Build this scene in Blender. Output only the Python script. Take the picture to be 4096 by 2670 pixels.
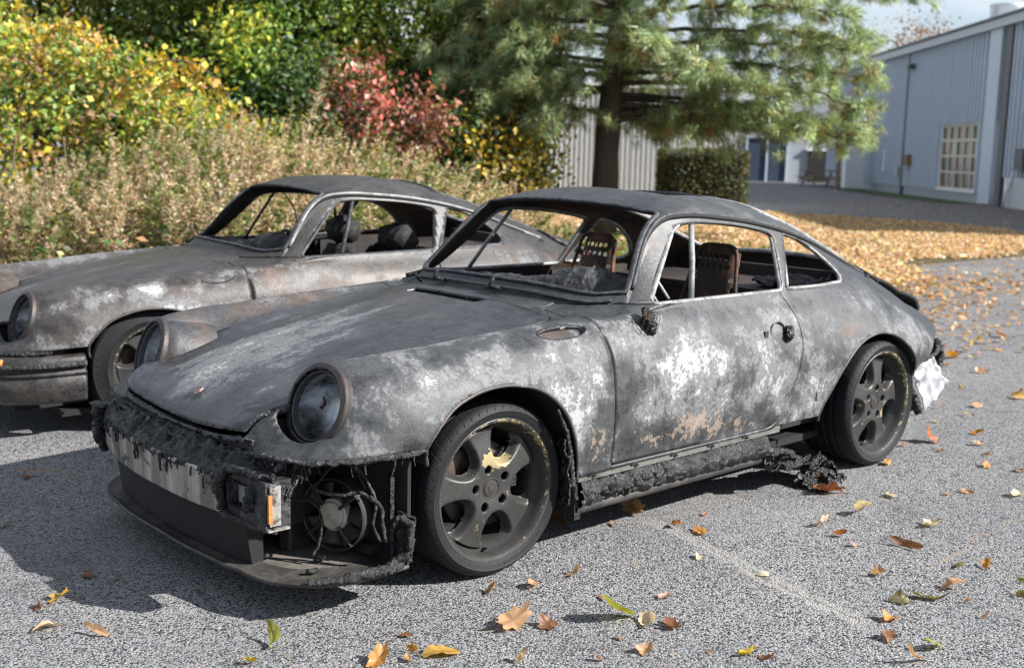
import bpy, bmesh, math, random
import numpy as np
from mathutils import Vector, Matrix
for _o in list(bpy.data.objects): bpy.data.objects.remove(_o)
SC = bpy.context.scene
COL = SC.collection
R = math.radians
rng = np.random.default_rng(7)
random.seed(7)

# ------------------------------------------------------------------ camera
CAM_POS = (2.39508511, 3.43640262, 1.39726519)
YAW, PITCH, ROLL = R(-132.17234612), R(9.15833362), R(1.25069879)
fwd = Vector((math.cos(PITCH)*math.cos(YAW), math.cos(PITCH)*math.sin(YAW), -math.sin(PITCH)))
rgt = fwd.cross(Vector((0, 0, 1))).normalized(); up = rgt.cross(fwd)
rgt, up = math.cos(ROLL)*rgt + math.sin(ROLL)*up, -math.sin(ROLL)*rgt + math.cos(ROLL)*up
cam = bpy.data.cameras.new('camera')
cam.sensor_width = 36.0; cam.lens = 40.016; cam.clip_start = 0.05; cam.clip_end = 900
cam.dof.use_dof = True; cam.dof.focus_distance = 3.35; cam.dof.aperture_fstop = 3.8
cam.dof.aperture_blades = 0
camo = bpy.data.objects.new('camera', cam); COL.objects.link(camo)
camo.matrix_world = Matrix(((rgt.x, up.x, -fwd.x, CAM_POS[0]), (rgt.y, up.y, -fwd.y, CAM_POS[1]), (rgt.z, up.z, -fwd.z, CAM_POS[2]), (0, 0, 0, 1)))
SC.camera = camo

# ------------------------------------------------------------------ world, sun, exposure
SUN_ELEV = R(35.0); SUN_AZ = math.atan2(0.84, -0.54)      # direction towards the sun, seen from above
world = bpy.data.worlds.new('World'); SC.world = world; world.use_nodes = True
wn = world.node_tree.nodes; wl = world.node_tree.links; wn.clear()
w_out = wn.new('ShaderNodeOutputWorld'); w_bg = wn.new('ShaderNodeBackground'); w_bg.inputs['Strength'].default_value = 0.058
w_sky = wn.new('ShaderNodeTexSky'); w_sky.sky_type = 'NISHITA'; w_sky.sun_disc = False
w_sky.sun_elevation = SUN_ELEV; w_sky.sun_rotation = math.pi/2 - SUN_AZ
w_sky.air_density = 1.0; w_sky.dust_density = 0.5; w_sky.ozone_density = 2.2
# thin bright cloud veil
w_tc = wn.new('ShaderNodeTexCoord'); w_map = wn.new('ShaderNodeMapping'); w_map.inputs['Scale'].default_value = (1.0, 1.0, 3.2)
w_no = wn.new('ShaderNodeTexNoise'); w_no.inputs['Scale'].default_value = 2.6; w_no.inputs['Detail'].default_value = 7; w_no.inputs['Roughness'].default_value = 0.56
w_rmp = wn.new('ShaderNodeValToRGB'); w_rmp.color_ramp.elements[0].position = 0.34; w_rmp.color_ramp.elements[1].position = 0.62
w_mix = wn.new('ShaderNodeMix'); w_mix.data_type = 'RGBA'; w_mix.inputs['B'].default_value = (8.1, 8.4, 9.0, 1)
w_f = wn.new('ShaderNodeMath'); w_f.operation = 'MULTIPLY'; w_f.inputs[1].default_value = 0.80
wl.new(w_tc.outputs['Generated'], w_map.inputs['Vector']); wl.new(w_map.outputs[0], w_no.inputs['Vector'])
wl.new(w_no.outputs['Fac'], w_rmp.inputs['Fac']); wl.new(w_rmp.outputs['Color'], w_f.inputs[0]); wl.new(w_f.outputs[0], w_mix.inputs['Factor'])
wl.new(w_sky.outputs['Color'], w_mix.inputs['A']); wl.new(w_mix.outputs['Result'], w_bg.inputs['Color']); wl.new(w_bg.outputs[0], w_out.inputs['Surface'])
sun = bpy.data.lights.new('sun', 'SUN'); sun.energy = 5.0; sun.angle = R(0.53); sun.color = (1.0, 0.97, 0.93)
suno = bpy.data.objects.new('sun', sun); COL.objects.link(suno)
sdir = Vector((math.cos(SUN_ELEV)*math.cos(SUN_AZ), math.cos(SUN_ELEV)*math.sin(SUN_AZ), math.sin(SUN_ELEV)))
suno.rotation_euler = (-sdir).to_track_quat('-Z', 'Y').to_euler(); suno.location = sdir*60
SC.view_settings.view_transform = 'Standard'; SC.view_settings.look = 'None'; SC.view_settings.gamma = 1.0
SC.view_settings.use_curve_mapping = False; SC.view_settings.exposure = 1.18
SC.cycles.max_bounces = 6; SC.cycles.transparent_max_bounces = 8; SC.cycles.caustics_reflective = False; SC.cycles.caustics_refractive = False
SC.cycles.sample_clamp_indirect = 6.0; SC.cycles.filter_width = 1.15

# ------------------------------------------------------------------ helpers: objects and meshes
def empty(name, loc=(0, 0, 0), rotz=0.0, parent=None):
    o = bpy.data.objects.new(name, None); COL.objects.link(o); o.location = loc; o.rotation_euler = (0, 0, rotz)
    o.empty_display_size = 0.1
    if parent: o.parent = parent
    return o
def tag(o, label=None, cat=None, group=None, kind=None):
    if label: o['label'] = label
    if cat: o['category'] = cat
    if group: o['group'] = group
    if kind: o['kind'] = kind
    return o
def mesh_data(name, V, F, mats, smooth=True, attrs=None, fmat=None):
    """V (n,3) array; F (m,3) int array, or list of index lists"""
    me = bpy.data.meshes.new(name)
    V = np.asarray(V, dtype=np.float32)
    if isinstance(F, np.ndarray):
        k = F.shape[1]; m = len(F)
        me.vertices.add(len(V)); me.vertices.foreach_set('co', V.ravel())
        me.loops.add(m*k); me.loops.foreach_set('vertex_index', F.astype(np.int32).ravel())
        me.polygons.add(m); me.polygons.foreach_set('loop_start', np.arange(0, m*k, k, dtype=np.int32))
        try: me.polygons.foreach_set('loop_total', np.full(m, k, dtype=np.int32))
        except Exception: pass
    else:
        me.from_pydata(V.tolist(), [], F)
    for mt in (mats if isinstance(mats, (list, tuple)) else [mats]): me.materials.append(mt)
    if fmat is not None: me.polygons.foreach_set('material_index', np.asarray(fmat, dtype=np.int32))
    me.polygons.foreach_set('use_smooth', np.full(len(me.polygons), bool(smooth)))
    for k_, a in (attrs or {}).items():
        a = np.asarray(a, dtype=np.float32)
        if a.ndim == 1:
            at = me.attributes.new(k_, 'FLOAT', 'POINT'); at.data.foreach_set('value', a)
        else:
            if a.shape[1] == 3: a = np.concatenate([a, np.ones((len(a), 1), np.float32)], 1)
            at = me.attributes.new(k_, 'FLOAT_COLOR', 'POINT'); at.data.foreach_set('color', a.ravel())
    me.update(); me.validate()
    return me
def mobj(name, V, F, mats, parent=None, smooth=True, attrs=None, fmat=None, sharp=None):
    o = bpy.data.objects.new(name, mesh_data(name, V, F, mats, smooth, attrs, fmat)); COL.objects.link(o)
    if parent: o.parent = parent
    if sharp: o.data.set_sharp_from_angle(angle=R(sharp))
    return o
def obj_from(name, me, parent=None, loc=None, rot=None, scl=None):
    o = bpy.data.objects.new(name, me); COL.objects.link(o)
    if parent: o.parent = parent
    if loc is not None: o.location = loc
    if rot is not None: o.rotation_euler = rot
    if scl is not None: o.scale = scl
    return o
def copy_tree(o, parent=None):
    c = o.copy(); COL.objects.link(c); c.parent = parent
    for ch in list(o.children): copy_tree(ch, c)
    return c
class MB:
    """collects shapes that make up one part"""
    def __init__(s): s.V = []; s.F = []; s.n = 0
    def add(s, V, F):
        s.V.append(np.asarray(V, float)); s.F.extend([[i+s.n for i in f] for f in (F.tolist() if isinstance(F, np.ndarray) else F)]); s.n += len(V); return s
    def box(s, c, d, rot=None):
        x, y, z = [q/2 for q in d]
        V = np.array([(-x,-y,-z),(x,-y,-z),(x,y,-z),(-x,y,-z),(-x,-y,z),(x,-y,z),(x,y,z),(-x,y,z)])
        if rot is not None: V = V @ np.array(rot).T
        return s.add(V+np.array(c), [[0,3,2,1],[4,5,6,7],[0,1,5,4],[1,2,6,5],[2,3,7,6],[3,0,4,7]])
    def tube(s, path, rad, n=8, closed=False, cap=True, flat=1.0, up=(0,0,1)):
        V, F = tube_geo(path, rad, n, closed, cap, flat, up); return s.add(V, F)
    def build(s, name, mat, parent=None, smooth=False, attrs=None):
        return mobj(name, np.concatenate(s.V), s.F, mat, parent, smooth, attrs)
def frames(path, closed, upv):
    P = np.asarray(path, float); n = len(P)
    if closed: T = np.roll(P, -1, 0)-np.roll(P, 1, 0)
    else:
        T = np.gradient(P, axis=0)
    T /= np.linalg.norm(T, axis=1)[:, None]+1e-12
    U = np.tile(np.asarray(upv, float), (n, 1))
    S = np.cross(T, U); L = np.linalg.norm(S, axis=1)
    bad = L < 1e-3
    S[bad] = np.cross(T[bad], np.array([1, .02, 0.])); S /= np.linalg.norm(S, axis=1)[:, None]
    for i in range(1, n):
        if S[i] @ S[i-1] < 0: S[i] *= -1
    N = np.cross(S, T)
    return P, T, S, N
def tube_geo(path, rad, n=8, closed=False, cap=True, flat=1.0, upv=(0, 0, 1)):
    P, T, S, N = frames(path, closed, upv); m = len(P)
    rad = np.broadcast_to(np.asarray(rad, float), (m,))
    a = np.arange(n)*2*np.pi/n
    V = (P[:, None]+rad[:, None, None]*(np.cos(a)[None, :, None]*S[:, None]+flat*np.sin(a)[None, :, None]*N[:, None])).reshape(-1, 3)
    F = []
    for i in range(m if closed else m-1):
        j = (i+1) % m
        for k in range(n):
            l = (k+1) % n; F.append([i*n+k, j*n+k, j*n+l, i*n+l])
    if cap and not closed: F.append(list(range(n))); F.append([(m-1)*n+k for k in range(n)][::-1])
    return V, F
def lathe(profile, n=64, axis='y'):
    """profile (k,2): radius, offset along axis -> ring mesh about the axis"""
    p = np.asarray(profile, float); k = len(p); a = np.arange(n)*2*np.pi/n
    V = np.zeros((n, k, 3)); V[:, :, 0] = np.cos(a)[:, None]*p[None, :, 0]; V[:, :, 2] = np.sin(a)[:, None]*p[None, :, 0]; V[:, :, 1] = p[None, :, 1]
    idx = np.arange(n*k).reshape(n, k); nx = np.roll(idx, -1, 0)
    F = np.stack([idx[:, :-1], idx[:, 1:], nx[:, 1:], nx[:, :-1]], -1).reshape(-1, 4)
    return V.reshape(-1, 3), F
def rotm(to, upv=(0, 0, 1)):
    """matrix whose local +y maps to vector 'to'"""
    t = np.asarray(to, float); t /= np.linalg.norm(t); s = np.cross(t, upv); s /= np.linalg.norm(s); u = np.cross(s, t)
    return np.stack([s, t, u], 1)
def vnoise(P, scale, seed=0, octs=3, rough=.5):
    """value noise on points, range about -1..1"""
    P = np.asarray(P, float)*scale; out = np.zeros(len(P)); amp = 1; tot = 0
    for o in range(octs):
        q = P*(2**o)+seed*17.31; i = np.floor(q).astype(np.int64); f = q-i; f = f*f*(3-2*f); r = 0
        for dx in (0, 1):
            for dy in (0, 1):
                for dz in (0, 1):
                    h = (i[:, 0]+dx)*374761393+(i[:, 1]+dy)*668265263+(i[:, 2]+dz)*2147483647+(seed+o)*1274126177
                    h = (h ^ (h >> 13))*1274126177; h = (h ^ (h >> 16)) & 0xffff
                    w = (f[:, 0] if dx else 1-f[:, 0])*(f[:, 1] if dy else 1-f[:, 1])*(f[:, 2] if dz else 1-f[:, 2])
                    r = r+w*(h/32767.5-1)
        out += amp*r; tot += amp; amp *= rough
    return out/tot
def sst(a, b, x):
    t = np.clip((x-a)/(b-a), 0, 1); return t*t*(3-2*t)
def poly_sdf(P, poly):
    """signed distance, negative inside; P (n,2)"""
    A = np.asarray(poly, float); B = np.roll(A, -1, 0); d2 = np.full(len(P), 1e9); wn_ = np.zeros(len(P), bool)
    for a, b in zip(A, B):
        e = b-a; w = P-a; t = np.clip((w@e)/(e@e+1e-18), 0, 1); q = w-t[:, None]*e; d2 = np.minimum(d2, (q*q).sum(1))
        c = (a[1] > P[:, 1]) != (b[1] > P[:, 1])
        with np.errstate(divide='ignore', invalid='ignore'):
            xi = (b[0]-a[0])*(P[:, 1]-a[1])/(b[1]-a[1])+a[0]
        wn_ ^= c & (P[:, 0] < xi)
    return np.where(wn_, -1, 1)*np.sqrt(d2)
def round_poly(pts, r, n=6):
    pts = [np.array(p, float) for p in pts]; out = []; m = len(pts)
    for i in range(m):
        p = pts[i]; a = pts[i-1]; b = pts[(i+1) % m]; ri = r[i] if hasattr(r, '__len__') else r
        la = np.linalg.norm(a-p); lb = np.linalg.norm(b-p); d = min(ri, la*.45, lb*.45)
        if d < 1e-5: out.append(p); continue
        s = p+(a-p)/la*d; e = p+(b-p)/lb*d
        for t in np.linspace(0, 1, n): out.append((1-t)**2*s+2*t*(1-t)*p+t*t*e)
    return np.array(out)
def cut(V, A, T, f):
    """split triangles along f=0; returns V,A,T,inside(bool per triangle, f<0)"""
    f = np.where(np.abs(f) < 1e-7, 1e-7, f); s = f < 0; st = s[T]; c = st.sum(1)
    mix = (c == 1) | (c == 2)
    keep = T[~mix]; kin = c[~mix] == 3
    M = T[mix]; sm = st[mix]; one = c[mix] == 1
    lone = np.where(one, np.argmax(sm, 1), np.argmin(sm, 1))
    M = np.take_along_axis(M, (lone[:, None]+np.arange(3)[None]) % 3, 1)
    a, b, c_ = M[:, 0], M[:, 1], M[:, 2]
    E = np.concatenate([np.stack([a, b], 1), np.stack([a, c_], 1)]); Es = np.sort(E, 1)
    ue, inv = np.unique(Es, axis=0, return_inverse=True); inv = inv.ravel()
    t = f[ue[:, 0]]/(f[ue[:, 0]]-f[ue[:, 1]]); t = t[:, None]
    nV = V[ue[:, 0]]*(1-t)+V[ue[:, 1]]*t; nA = A[ue[:, 0]]*(1-t)+A[ue[:, 1]]*t
    p = len(V)+inv[:len(M)]; q = len(V)+inv[len(M):]
    T2 = np.concatenate([keep, np.stack([a, p, q], 1), np.stack([p, b, c_], 1), np.stack([p, c_, q], 1)])
    ins = np.concatenate([kin, one, ~one, ~one])
    return np.concatenate([V, nV]), np.concatenate([A, nA]), T2, ins
def compact(V, A, T):
    u, inv = np.unique(T, return_inverse=True)
    return V[u], A[u], inv.reshape(T.shape)
def boundary_loops(T):
    """ordered open-boundary vertex chains of a triangle mesh"""
    E = np.concatenate([T[:, [0, 1]], T[:, [1, 2]], T[:, [2, 0]]]); key = np.sort(E, 1)
    _, idx, cnt = np.unique(key, axis=0, return_index=True, return_counts=True)
    be = E[idx[cnt == 1]]; nxt = {}
    for a, b in be: nxt.setdefault(int(a), []).append(int(b))
    loops = []
    while nxt:
        a = next(iter(nxt)); ch = [a]
        while a in nxt and nxt[a]:
            b = nxt[a].pop()
            if not nxt[a]: del nxt[a]
            if b == ch[0]: break
            ch.append(b); a = b
        loops.append(ch)
    return loops
def herm(P, k):
    """P (n,3) control points, k list of samples per interval -> C1 chordal Hermite curve, with index parameter"""
    P = np.asarray(P, float); h = np.linalg.norm(np.diff(P, axis=0), axis=1)+1e-9; d = np.diff(P, axis=0)/h[:, None]
    m = np.zeros_like(P); m[1:-1] = (h[1:, None]*d[:-1]+h[:-1, None]*d[1:])/(h[1:, None]+h[:-1, None])
    m[0] = 1.5*d[0]-.5*m[1]; m[-1] = 1.5*d[-1]-.5*m[-2]
    out = []; par = []
    for i in range(len(P)-1):
        t = np.arange(k[i])/k[i]
        if i == len(P)-2: t = np.append(t, 1.0)
        t2 = t*t; t3 = t2*t
        out.append((2*t3-3*t2+1)[:, None]*P[i]+((t3-2*t2+t)*h[i])[:, None]*m[i]+(-2*t3+3*t2)[:, None]*P[i+1]+((t3-t2)*h[i])[:, None]*m[i+1]); par.append(i+t)
    return np.concatenate(out), np.concatenate(par)
def curve(pts, per=6):
    pts = np.asarray(pts, float)
    if pts.shape[1] == 2: return herm(np.c_[pts, np.zeros(len(pts))], [per]*(len(pts)-1))[0][:, :2]
    return herm(pts, [per]*(len(pts)-1))[0]

# ------------------------------------------------------------------ helpers: materials
class NT:
    def __init__(s, name):
        s.m = bpy.data.materials.new(name); s.m.use_nodes = True; s.t = s.m.node_tree; s.t.nodes.clear()
        s.out = s.t.nodes.new('ShaderNodeOutputMaterial'); s.b = s.t.nodes.new('ShaderNodeBsdfPrincipled'); s.t.links.new(s.b.outputs[0], s.out.inputs['Surface'])
    def n(s, typ, **kw):
        nd = s.t.nodes.new('ShaderNode'+typ)
        for k, v in kw.items():
            if k in nd.inputs: s.set(nd.inputs[k], v)
            else: setattr(nd, k, v)
        return nd
    def set(s, inp, v):
        if isinstance(v, bpy.types.NodeSocket): s.t.links.new(v, inp)
        else: inp.default_value = v
    def math(s, op, a, b=0.0, clamp=False):
        nd = s.t.nodes.new('ShaderNodeMath'); nd.operation = op; nd.use_clamp = clamp; s.set(nd.inputs[0], a); s.set(nd.inputs[1], b); return nd.outputs[0]
    def mix(s, f, a, b, blend='MIX'):
        nd = s.t.nodes.new('ShaderNodeMix'); nd.data_type = 'RGBA'; nd.blend_type = blend
        for k, v in (('Factor', f), ('A', a), ('B', b)):
            q = [i for i in nd.inputs if i.name == k and (i.type == 'RGBA' or k == 'Factor' and i.type == 'VALUE')][0]
            s.set(q, (tuple(v)+(1,) if isinstance(v, (tuple, list)) and len(v) == 3 else v))
        return [o for o in nd.outputs if o.type == 'RGBA'][0]
    def ramp(s, f, *stops, interp='LINEAR'):
        nd = s.t.nodes.new('ShaderNodeValToRGB'); cr = nd.color_ramp; cr.interpolation = interp
        while len(cr.elements) < len(stops): cr.elements.new(0.5)
        for e, (p, c) in zip(cr.elements, stops):
            e.position = p; e.color = (c, c, c, 1) if not hasattr(c, '__len__') else (tuple(c)+(1,))
        s.set(nd.inputs['Fac'], f); return nd.outputs['Color']
    def smooth(s, f, a, b):
        nd = s.t.nodes.new('ShaderNodeMapRange'); nd.interpolation_type = 'SMOOTHSTEP'; s.set(nd.inputs['Value'], f); s.set(nd.inputs['From Min'], a); s.set(nd.inputs['From Max'], b); return nd.outputs[0]
    def coord(s, kind='Object', scale=(1, 1, 1), rot=(0, 0, 0)):
        tc = s.t.nodes.new('ShaderNodeTexCoord')
        if scale == (1, 1, 1) and rot == (0, 0, 0): return tc.outputs[kind]
        mp = s.t.nodes.new('ShaderNodeMapping'); mp.inputs['Scale'].default_value = scale; mp.inputs['Rotation'].default_value = rot; s.t.links.new(tc.outputs[kind], mp.inputs['Vector']); return mp.outputs[0]
    def noise(s, scale, detail=4, rough=.55, vec=None, dist=0.0):
        nd = s.n('TexNoise', Scale=scale, Detail=detail, Roughness=rough, Distortion=dist)
        if vec is not None: s.t.links.new(vec, nd.inputs['Vector'])
        return nd.outputs['Fac']
    def vor(s, scale, vec=None, feature='F1', out='Distance', rand=1.0):
        nd = s.n('TexVoronoi', Scale=scale, Randomness=rand); nd.feature = feature
        if vec is not None: s.t.links.new(vec, nd.inputs['Vector'])
        return nd.outputs[out]
    def attr(s, name, out='Color'):
        nd = s.n('Attribute'); nd.attribute_name = name; return nd.outputs[out]
    def sep(s, c):
        nd = s.n('SeparateColor'); s.t.links.new(c, nd.inputs[0]); return nd.outputs
    def bump(s, h, strength=.3, dist=.01, prev=None):
        nd = s.n('Bump', Strength=strength, Distance=dist, Height=h)
        if prev is not None: s.t.links.new(prev, nd.inputs['Normal'])
        s.t.links.new(nd.outputs[0], s.b.inputs['Normal']); return nd.outputs[0]
    def fin(s, color=None, rough=None, metal=None, spec=None):
        for k, v in (('Base Color', color), ('Roughness', rough), ('Metallic', metal), ('Specular IOR Level', spec)):
            if v is not None: s.set(s.b.inputs[k], tuple(v)+(1,) if isinstance(v, (tuple, list)) and len(v) == 3 else v)
        return s.m
# ------------------------------------------------------------------ car materials
def burnt(name, streak=False, tint=(1, 1, 1), rough=.62, spec=.4):
    t = NT(name); c = t.coord('Object'); cs = t.coord('Object', (0.50, 1.35, 1.0), (0, 0, 0.12)) if streak else c
    r, g, b = [t.sep(t.attr('burn'))[i] for i in range(3)]
    f1 = t.noise(6.5, 15, .63, cs, .15); f2 = t.noise(21, 13, .70, c, .2); f3 = t.noise(75, 8, .72, c); f4 = t.noise(240, 3, .6, c); lo = t.noise(2.2, 3, .5, cs)
    k = lambda v, w=1.0: (v*tint[0]*w, v*tint[1], v*tint[2]/w)
    base = t.mix(t.smooth(t.math('ADD', t.math('MULTIPLY', f2, .5), t.math('MULTIPLY', f3, .5)), .40, .62), k(.010, .96), k(.036)); base = t.mix(t.math('MULTIPLY', t.smooth(f4, .55, .66), .5), base, k(.12))
    m = lambda n, w: t.math('MULTIPLY', t.math('SUBTRACT', n, .5), w)
    amp = t.attr('burn', 'Alpha'); A = t.math('ADD', r, t.math('MULTIPLY', amp, t.math('ADD', m(f1, 2.6), t.math('ADD', m(f2, 1.0), m(lo, .8)))))
    col = t.mix(t.math('MULTIPLY', t.smooth(A, .05, .55), .8), base, k(.056)); col = t.mix(t.math('MULTIPLY', t.smooth(t.math('ADD', A, m(f3, .5)), .38, .80), .50), col, k(.105))
    col = t.mix(t.math('MULTIPLY', t.smooth(t.math('ADD', A, m(f3, .9)), .54, .72), .80), col, t.mix(f3, (.085, .087, .091), (.215, .216, .218)))
    hole = t.smooth(t.noise(44, 10, .72, c), .55, .60); col = t.mix(t.math('MULTIPLY', hole, .45), col, k(.050))
    col = t.mix(t.math('MULTIPLY', t.smooth(t.math('ADD', A, m(f3, 1.4)), .88, 1.02), .85), col, t.mix(f4, (.25, .25, .252), (.40, .40, .395)))
    # brown heat stains
    bs = t.math('ADD', b, m(t.noise(5, 12, .66, c, .3), 2.0)); col = t.mix(t.math('MULTIPLY', t.smooth(bs, .25, .75), .62), col, t.mix(f2, (.034, .023, .018), (.155, .098, .068)))
    rst = t.smooth(t.math('ADD', t.math('MULTIPLY', b, .6), m(t.noise(12, 12, .7, c), 2.4)), .74, .80); col = t.mix(t.math('MULTIPLY', rst, .6), col, (.15, .075, .04))
    # flaked tan primer with dark lifted rims
    vo = t.noise(26, 14, .74, c, .1); gs = t.math('ADD', g, t.math('ADD', m(vo, 3.0), m(f1, 1.2))); fl = t.smooth(gs, .66, .74)
    edge = t.math('MULTIPLY', t.smooth(gs, .40, .56), t.math('SUBTRACT', 1.0, fl)); col = t.mix(t.math('MULTIPLY', edge, .60), col, (.020, .019, .019))
    col = t.mix(t.math('MULTIPLY', fl, .80), col, t.mix(f3, (.085, .064, .048), (.34, .265, .205)))
    pit = t.smooth(t.noise(150, 4, .65, c), .60, .65); col = t.mix(t.math('MULTIPLY', pit, .5), col, (.012, .012, .013))
    t.bump(t.math('ADD', t.math('MULTIPLY', f3, .6), t.math('ADD', t.math('MULTIPLY', vo, .5), t.math('MULTIPLY', fl, .4))), .45, .006)
    ro = t.math('ADD', t.math('MULTIPLY', t.smooth(A, .2, .9), .30), rough-.15)
    return t.fin(col, ro, 0.0, spec)
def char_mat(name, shine=.36, lo=(.004, .0042, .005), hi=(.026, .027, .030), ash=.16, scale=1.0):
    t = NT(name); c = t.coord('Object'); n1 = t.noise(22*scale, 6, .7, c, .5); n2 = t.noise(95*scale, 5, .7, c); v = t.vor(60*scale, c)
    col = t.mix(t.smooth(n1, .4, .7), lo, hi)
    col = t.mix(t.math('MULTIPLY', t.smooth(t.math('ADD', t.math('MULTIPLY', n2, .6), t.math('MULTIPLY', n1, .4)), .54, .66), ash), col, (.30, .30, .30))
    t.bump(t.math('ADD', n2, t.math('MULTIPLY', v, .8)), .9, .012)
    return t.fin(col, t.math('ADD', t.math('MULTIPLY', n2, .35), shine-.1), 0, .5)
def simple(name, col, rough=.6, metal=0.0, var=.25, scale=20, bump=.2, rust=0.0, rustcol=(.16, .07, .03)):
    t = NT(name); c = t.coord('Object'); n = t.noise(scale, 6, .66, c, .3); n2 = t.noise(scale*6, 3, .6, c)
    a = tuple(max(0, q*(1-var*1.6)) for q in col); b = tuple(q*(1+var) for q in col)
    k = t.mix(t.math('ADD', t.math('MULTIPLY', n, .7), t.math('MULTIPLY', n2, .3)), a, b)
    if rust: k = t.mix(t.math('MULTIPLY', t.smooth(t.noise(scale*.5, 6, .7, c, .6), .44, .62), rust), k, rustcol)
    t.bump(n2, bump, .004)
    return t.fin(k, rough, metal, .5)
M = {}
M['body'] = burnt('burnt_paint', False, (.95, 1.0, 1.06), .58, .42); M['hood'] = burnt('burnt_hood_paint', True, (.92, .99, 1.12), .44, .5)
M['body2'] = burnt('burnt_brown_paint', False, (1.03, .95, .91), .57, .4)
M['hood2'] = burnt('burnt_brown_hood_paint', True, (1.0, .97, .97), .48, .45)
M['inner'] = simple('sooty_steel', (.012, .0115, .0115), .75, 0, .5, 9, .4, .45, (.055, .026, .014))
M['headliner'] = simple('scorched_roof_inside', (.014, .0125, .0115), .75, 0, .4, 6, .3, .6, (.11, .05, .022))
M['soot'] = simple('black_soot', (.006, .006, .0065), .8, 0, .4, 12, .4)
M['char'] = char_mat('charred_plastic'); M['char_wet'] = char_mat('melted_tar', .20, (.002, .0022, .003), (.012, .013, .015), .07, .8)
M['sill'] = char_mat('crusted_sill', .28, (.003, .003, .0035), (.022, .022, .024), .12, .6); M['char_ash'] = char_mat('ashy_char', .5, (.008, .008, .0085), (.055, .055, .057), .42, .8)
M['alu'] = None
def alu_mat():
    t = NT('streaked_aluminium'); c = t.coord('Object'); st = t.coord('Object', (5, 5, .5)); n = t.noise(2.6, 5, .62, st); n2 = t.noise(9, 5, .7, c, .6); n3 = t.noise(70, 3, .6, c)
    k = t.mix(t.smooth(n, .36, .68), (.16, .145, .125), (.46, .445, .42)); k = t.mix(t.math('MULTIPLY', t.smooth(n2, .52, .60), .85), k, (.02, .02, .02))
    k = t.mix(t.math('MULTIPLY', t.smooth(n3, .6, .7), .4), k, (.42, .41, .40)); t.bump(n2, .15, .004)
    return t.fin(k, .52, .25, .5)
M['alu'] = alu_mat()
M['frame'] = simple('burnt_window_trim', (.31, .31, .305), .55, .2, .6, 30, .6, .6, (.035, .034, .034))
M['seal'] = simple('charred_rubber_seal', (.022, .024, .029), .45, 0, .8, 45, .8, .30, (.16, .165, .18))
M['strip'] = simple('bare_metal_strip', (.20, .20, .18), .48, .3, .4, 30, .3, .5, (.05, .043, .03))
M['rust'] = simple('rusty_steel', (.040, .024, .017), .72, .1, .5, 14, .5, .75, (.19, .075, .028))
M['foil'] = simple('crumpled_foil', (.42, .43, .455), .38, .35, .12, 16, .5)
M['ring'] = simple('scorched_ring_paint', (.036, .032, .031), .52, .1, .5, 22, .4, .45, (.075, .045, .032))
M['glass_ash'] = simple('cloudy_glass_rim', (.055, .062, .072), .35, 0, .8, 60, .7, .5, (.012, .012, .013))
def reflector():
    t = NT('smoked_reflector'); c = t.coord('Object'); n = t.noise(7, 5, .6, c, .4); n3 = t.noise(120, 3, .6, c)
    k = t.mix(t.smooth(n, .34, .58), (.03, .033, .038), (.58, .61, .65)); k = t.mix(t.math('MULTIPLY', t.smooth(n3, .58, .66), .5), k, (.5, .46, .38)); t.bump(n3, .15, .003)
    return t.fin(k, t.math('ADD', t.math('MULTIPLY', n, .25), .22), .75, .5)
M['reflector'] = reflector()
def tyre_mat():
    t = NT('tyre_rubber'); c = t.coord('Object'); n = t.noise(12, 5, .6, c); n2 = t.noise(110, 3, .6, c)
    k = t.mix(n, (.006, .0063, .0074), (.020, .0205, .0225)); k = t.mix(t.math('MULTIPLY', t.smooth(n2, .6, .7), .25), k, (.085, .082, .08))
    # raised sidewall ribs and lateral tread sipes as fine relief
    s = t.n('SeparateXYZ'); t.t.links.new(c, s.inputs[0])
    ang = t.math('ARCTAN2', s.outputs[2], s.outputs[0]); r = t.math('SQRT', t.math('ADD', t.math('POWER', s.outputs[0], 2.0), t.math('POWER', s.outputs[2], 2.0)))
    w = t.math('SINE', t.math('ADD', t.math('MULTIPLY', ang, 52.0), t.math('MULTIPLY', s.outputs[1], 60.0)))
    tread = t.math('MULTIPLY', t.smooth(w, .90, .97), t.smooth(r, .274, .282))
    rib = t.math('MULTIPLY', t.smooth(t.math('SINE', t.math('MULTIPLY', ang, 150.0)), -.2, .4), t.math('MULTIPLY', t.smooth(r, .252, .2535), t.math('SUBTRACT', 1.0, t.smooth(r, .2585, .260))))
    letters = t.math('MULTIPLY', rib, t.smooth(t.noise(6, 1, .5, c), .52, .56))
    h = t.math('ADD', t.math('MULTIPLY', tread, -1.0), t.math('MULTIPLY', letters, .35)); h = t.math('ADD', h, t.math('MULTIPLY', n2, .08)); t.bump(h, .9, .006)
    return t.fin(k, .62, 0, .22)
M['tyre'] = tyre_mat()
def rim_mat():
    t = NT('sooty_alloy'); c = t.coord('Object'); p = t.attr('flake', 'Fac'); n = t.noise(10, 5, .65, c, .4); n2 = t.noise(38, 6, .7, c, .9); n3 = t.noise(170, 3, .6, c)
    k = t.mix(n, (.013, .013, .0132), (.058, .056, .053)); k = t.mix(t.math('MULTIPLY', t.smooth(n3, .55, .68), .4), k, (.095, .087, .075))
    f = t.smooth(t.math('ADD', p, t.math('MULTIPLY', t.math('SUBTRACT', n2, .5), 2.0)), .74, .84)
    k = t.mix(f, k, t.mix(n3, (.22, .17, .075), (.42, .35, .20))); t.bump(t.math('ADD', n3, f), .25, .003)
    return t.fin(k, t.math('ADD', .28, t.math('MULTIPLY', n2, .35)), .25, .5)
M['rim'] = rim_mat()
M['disc'] = simple('brake_steel', (.05, .047, .045), .5, .5, .4, 18, .2, .4)
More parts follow.
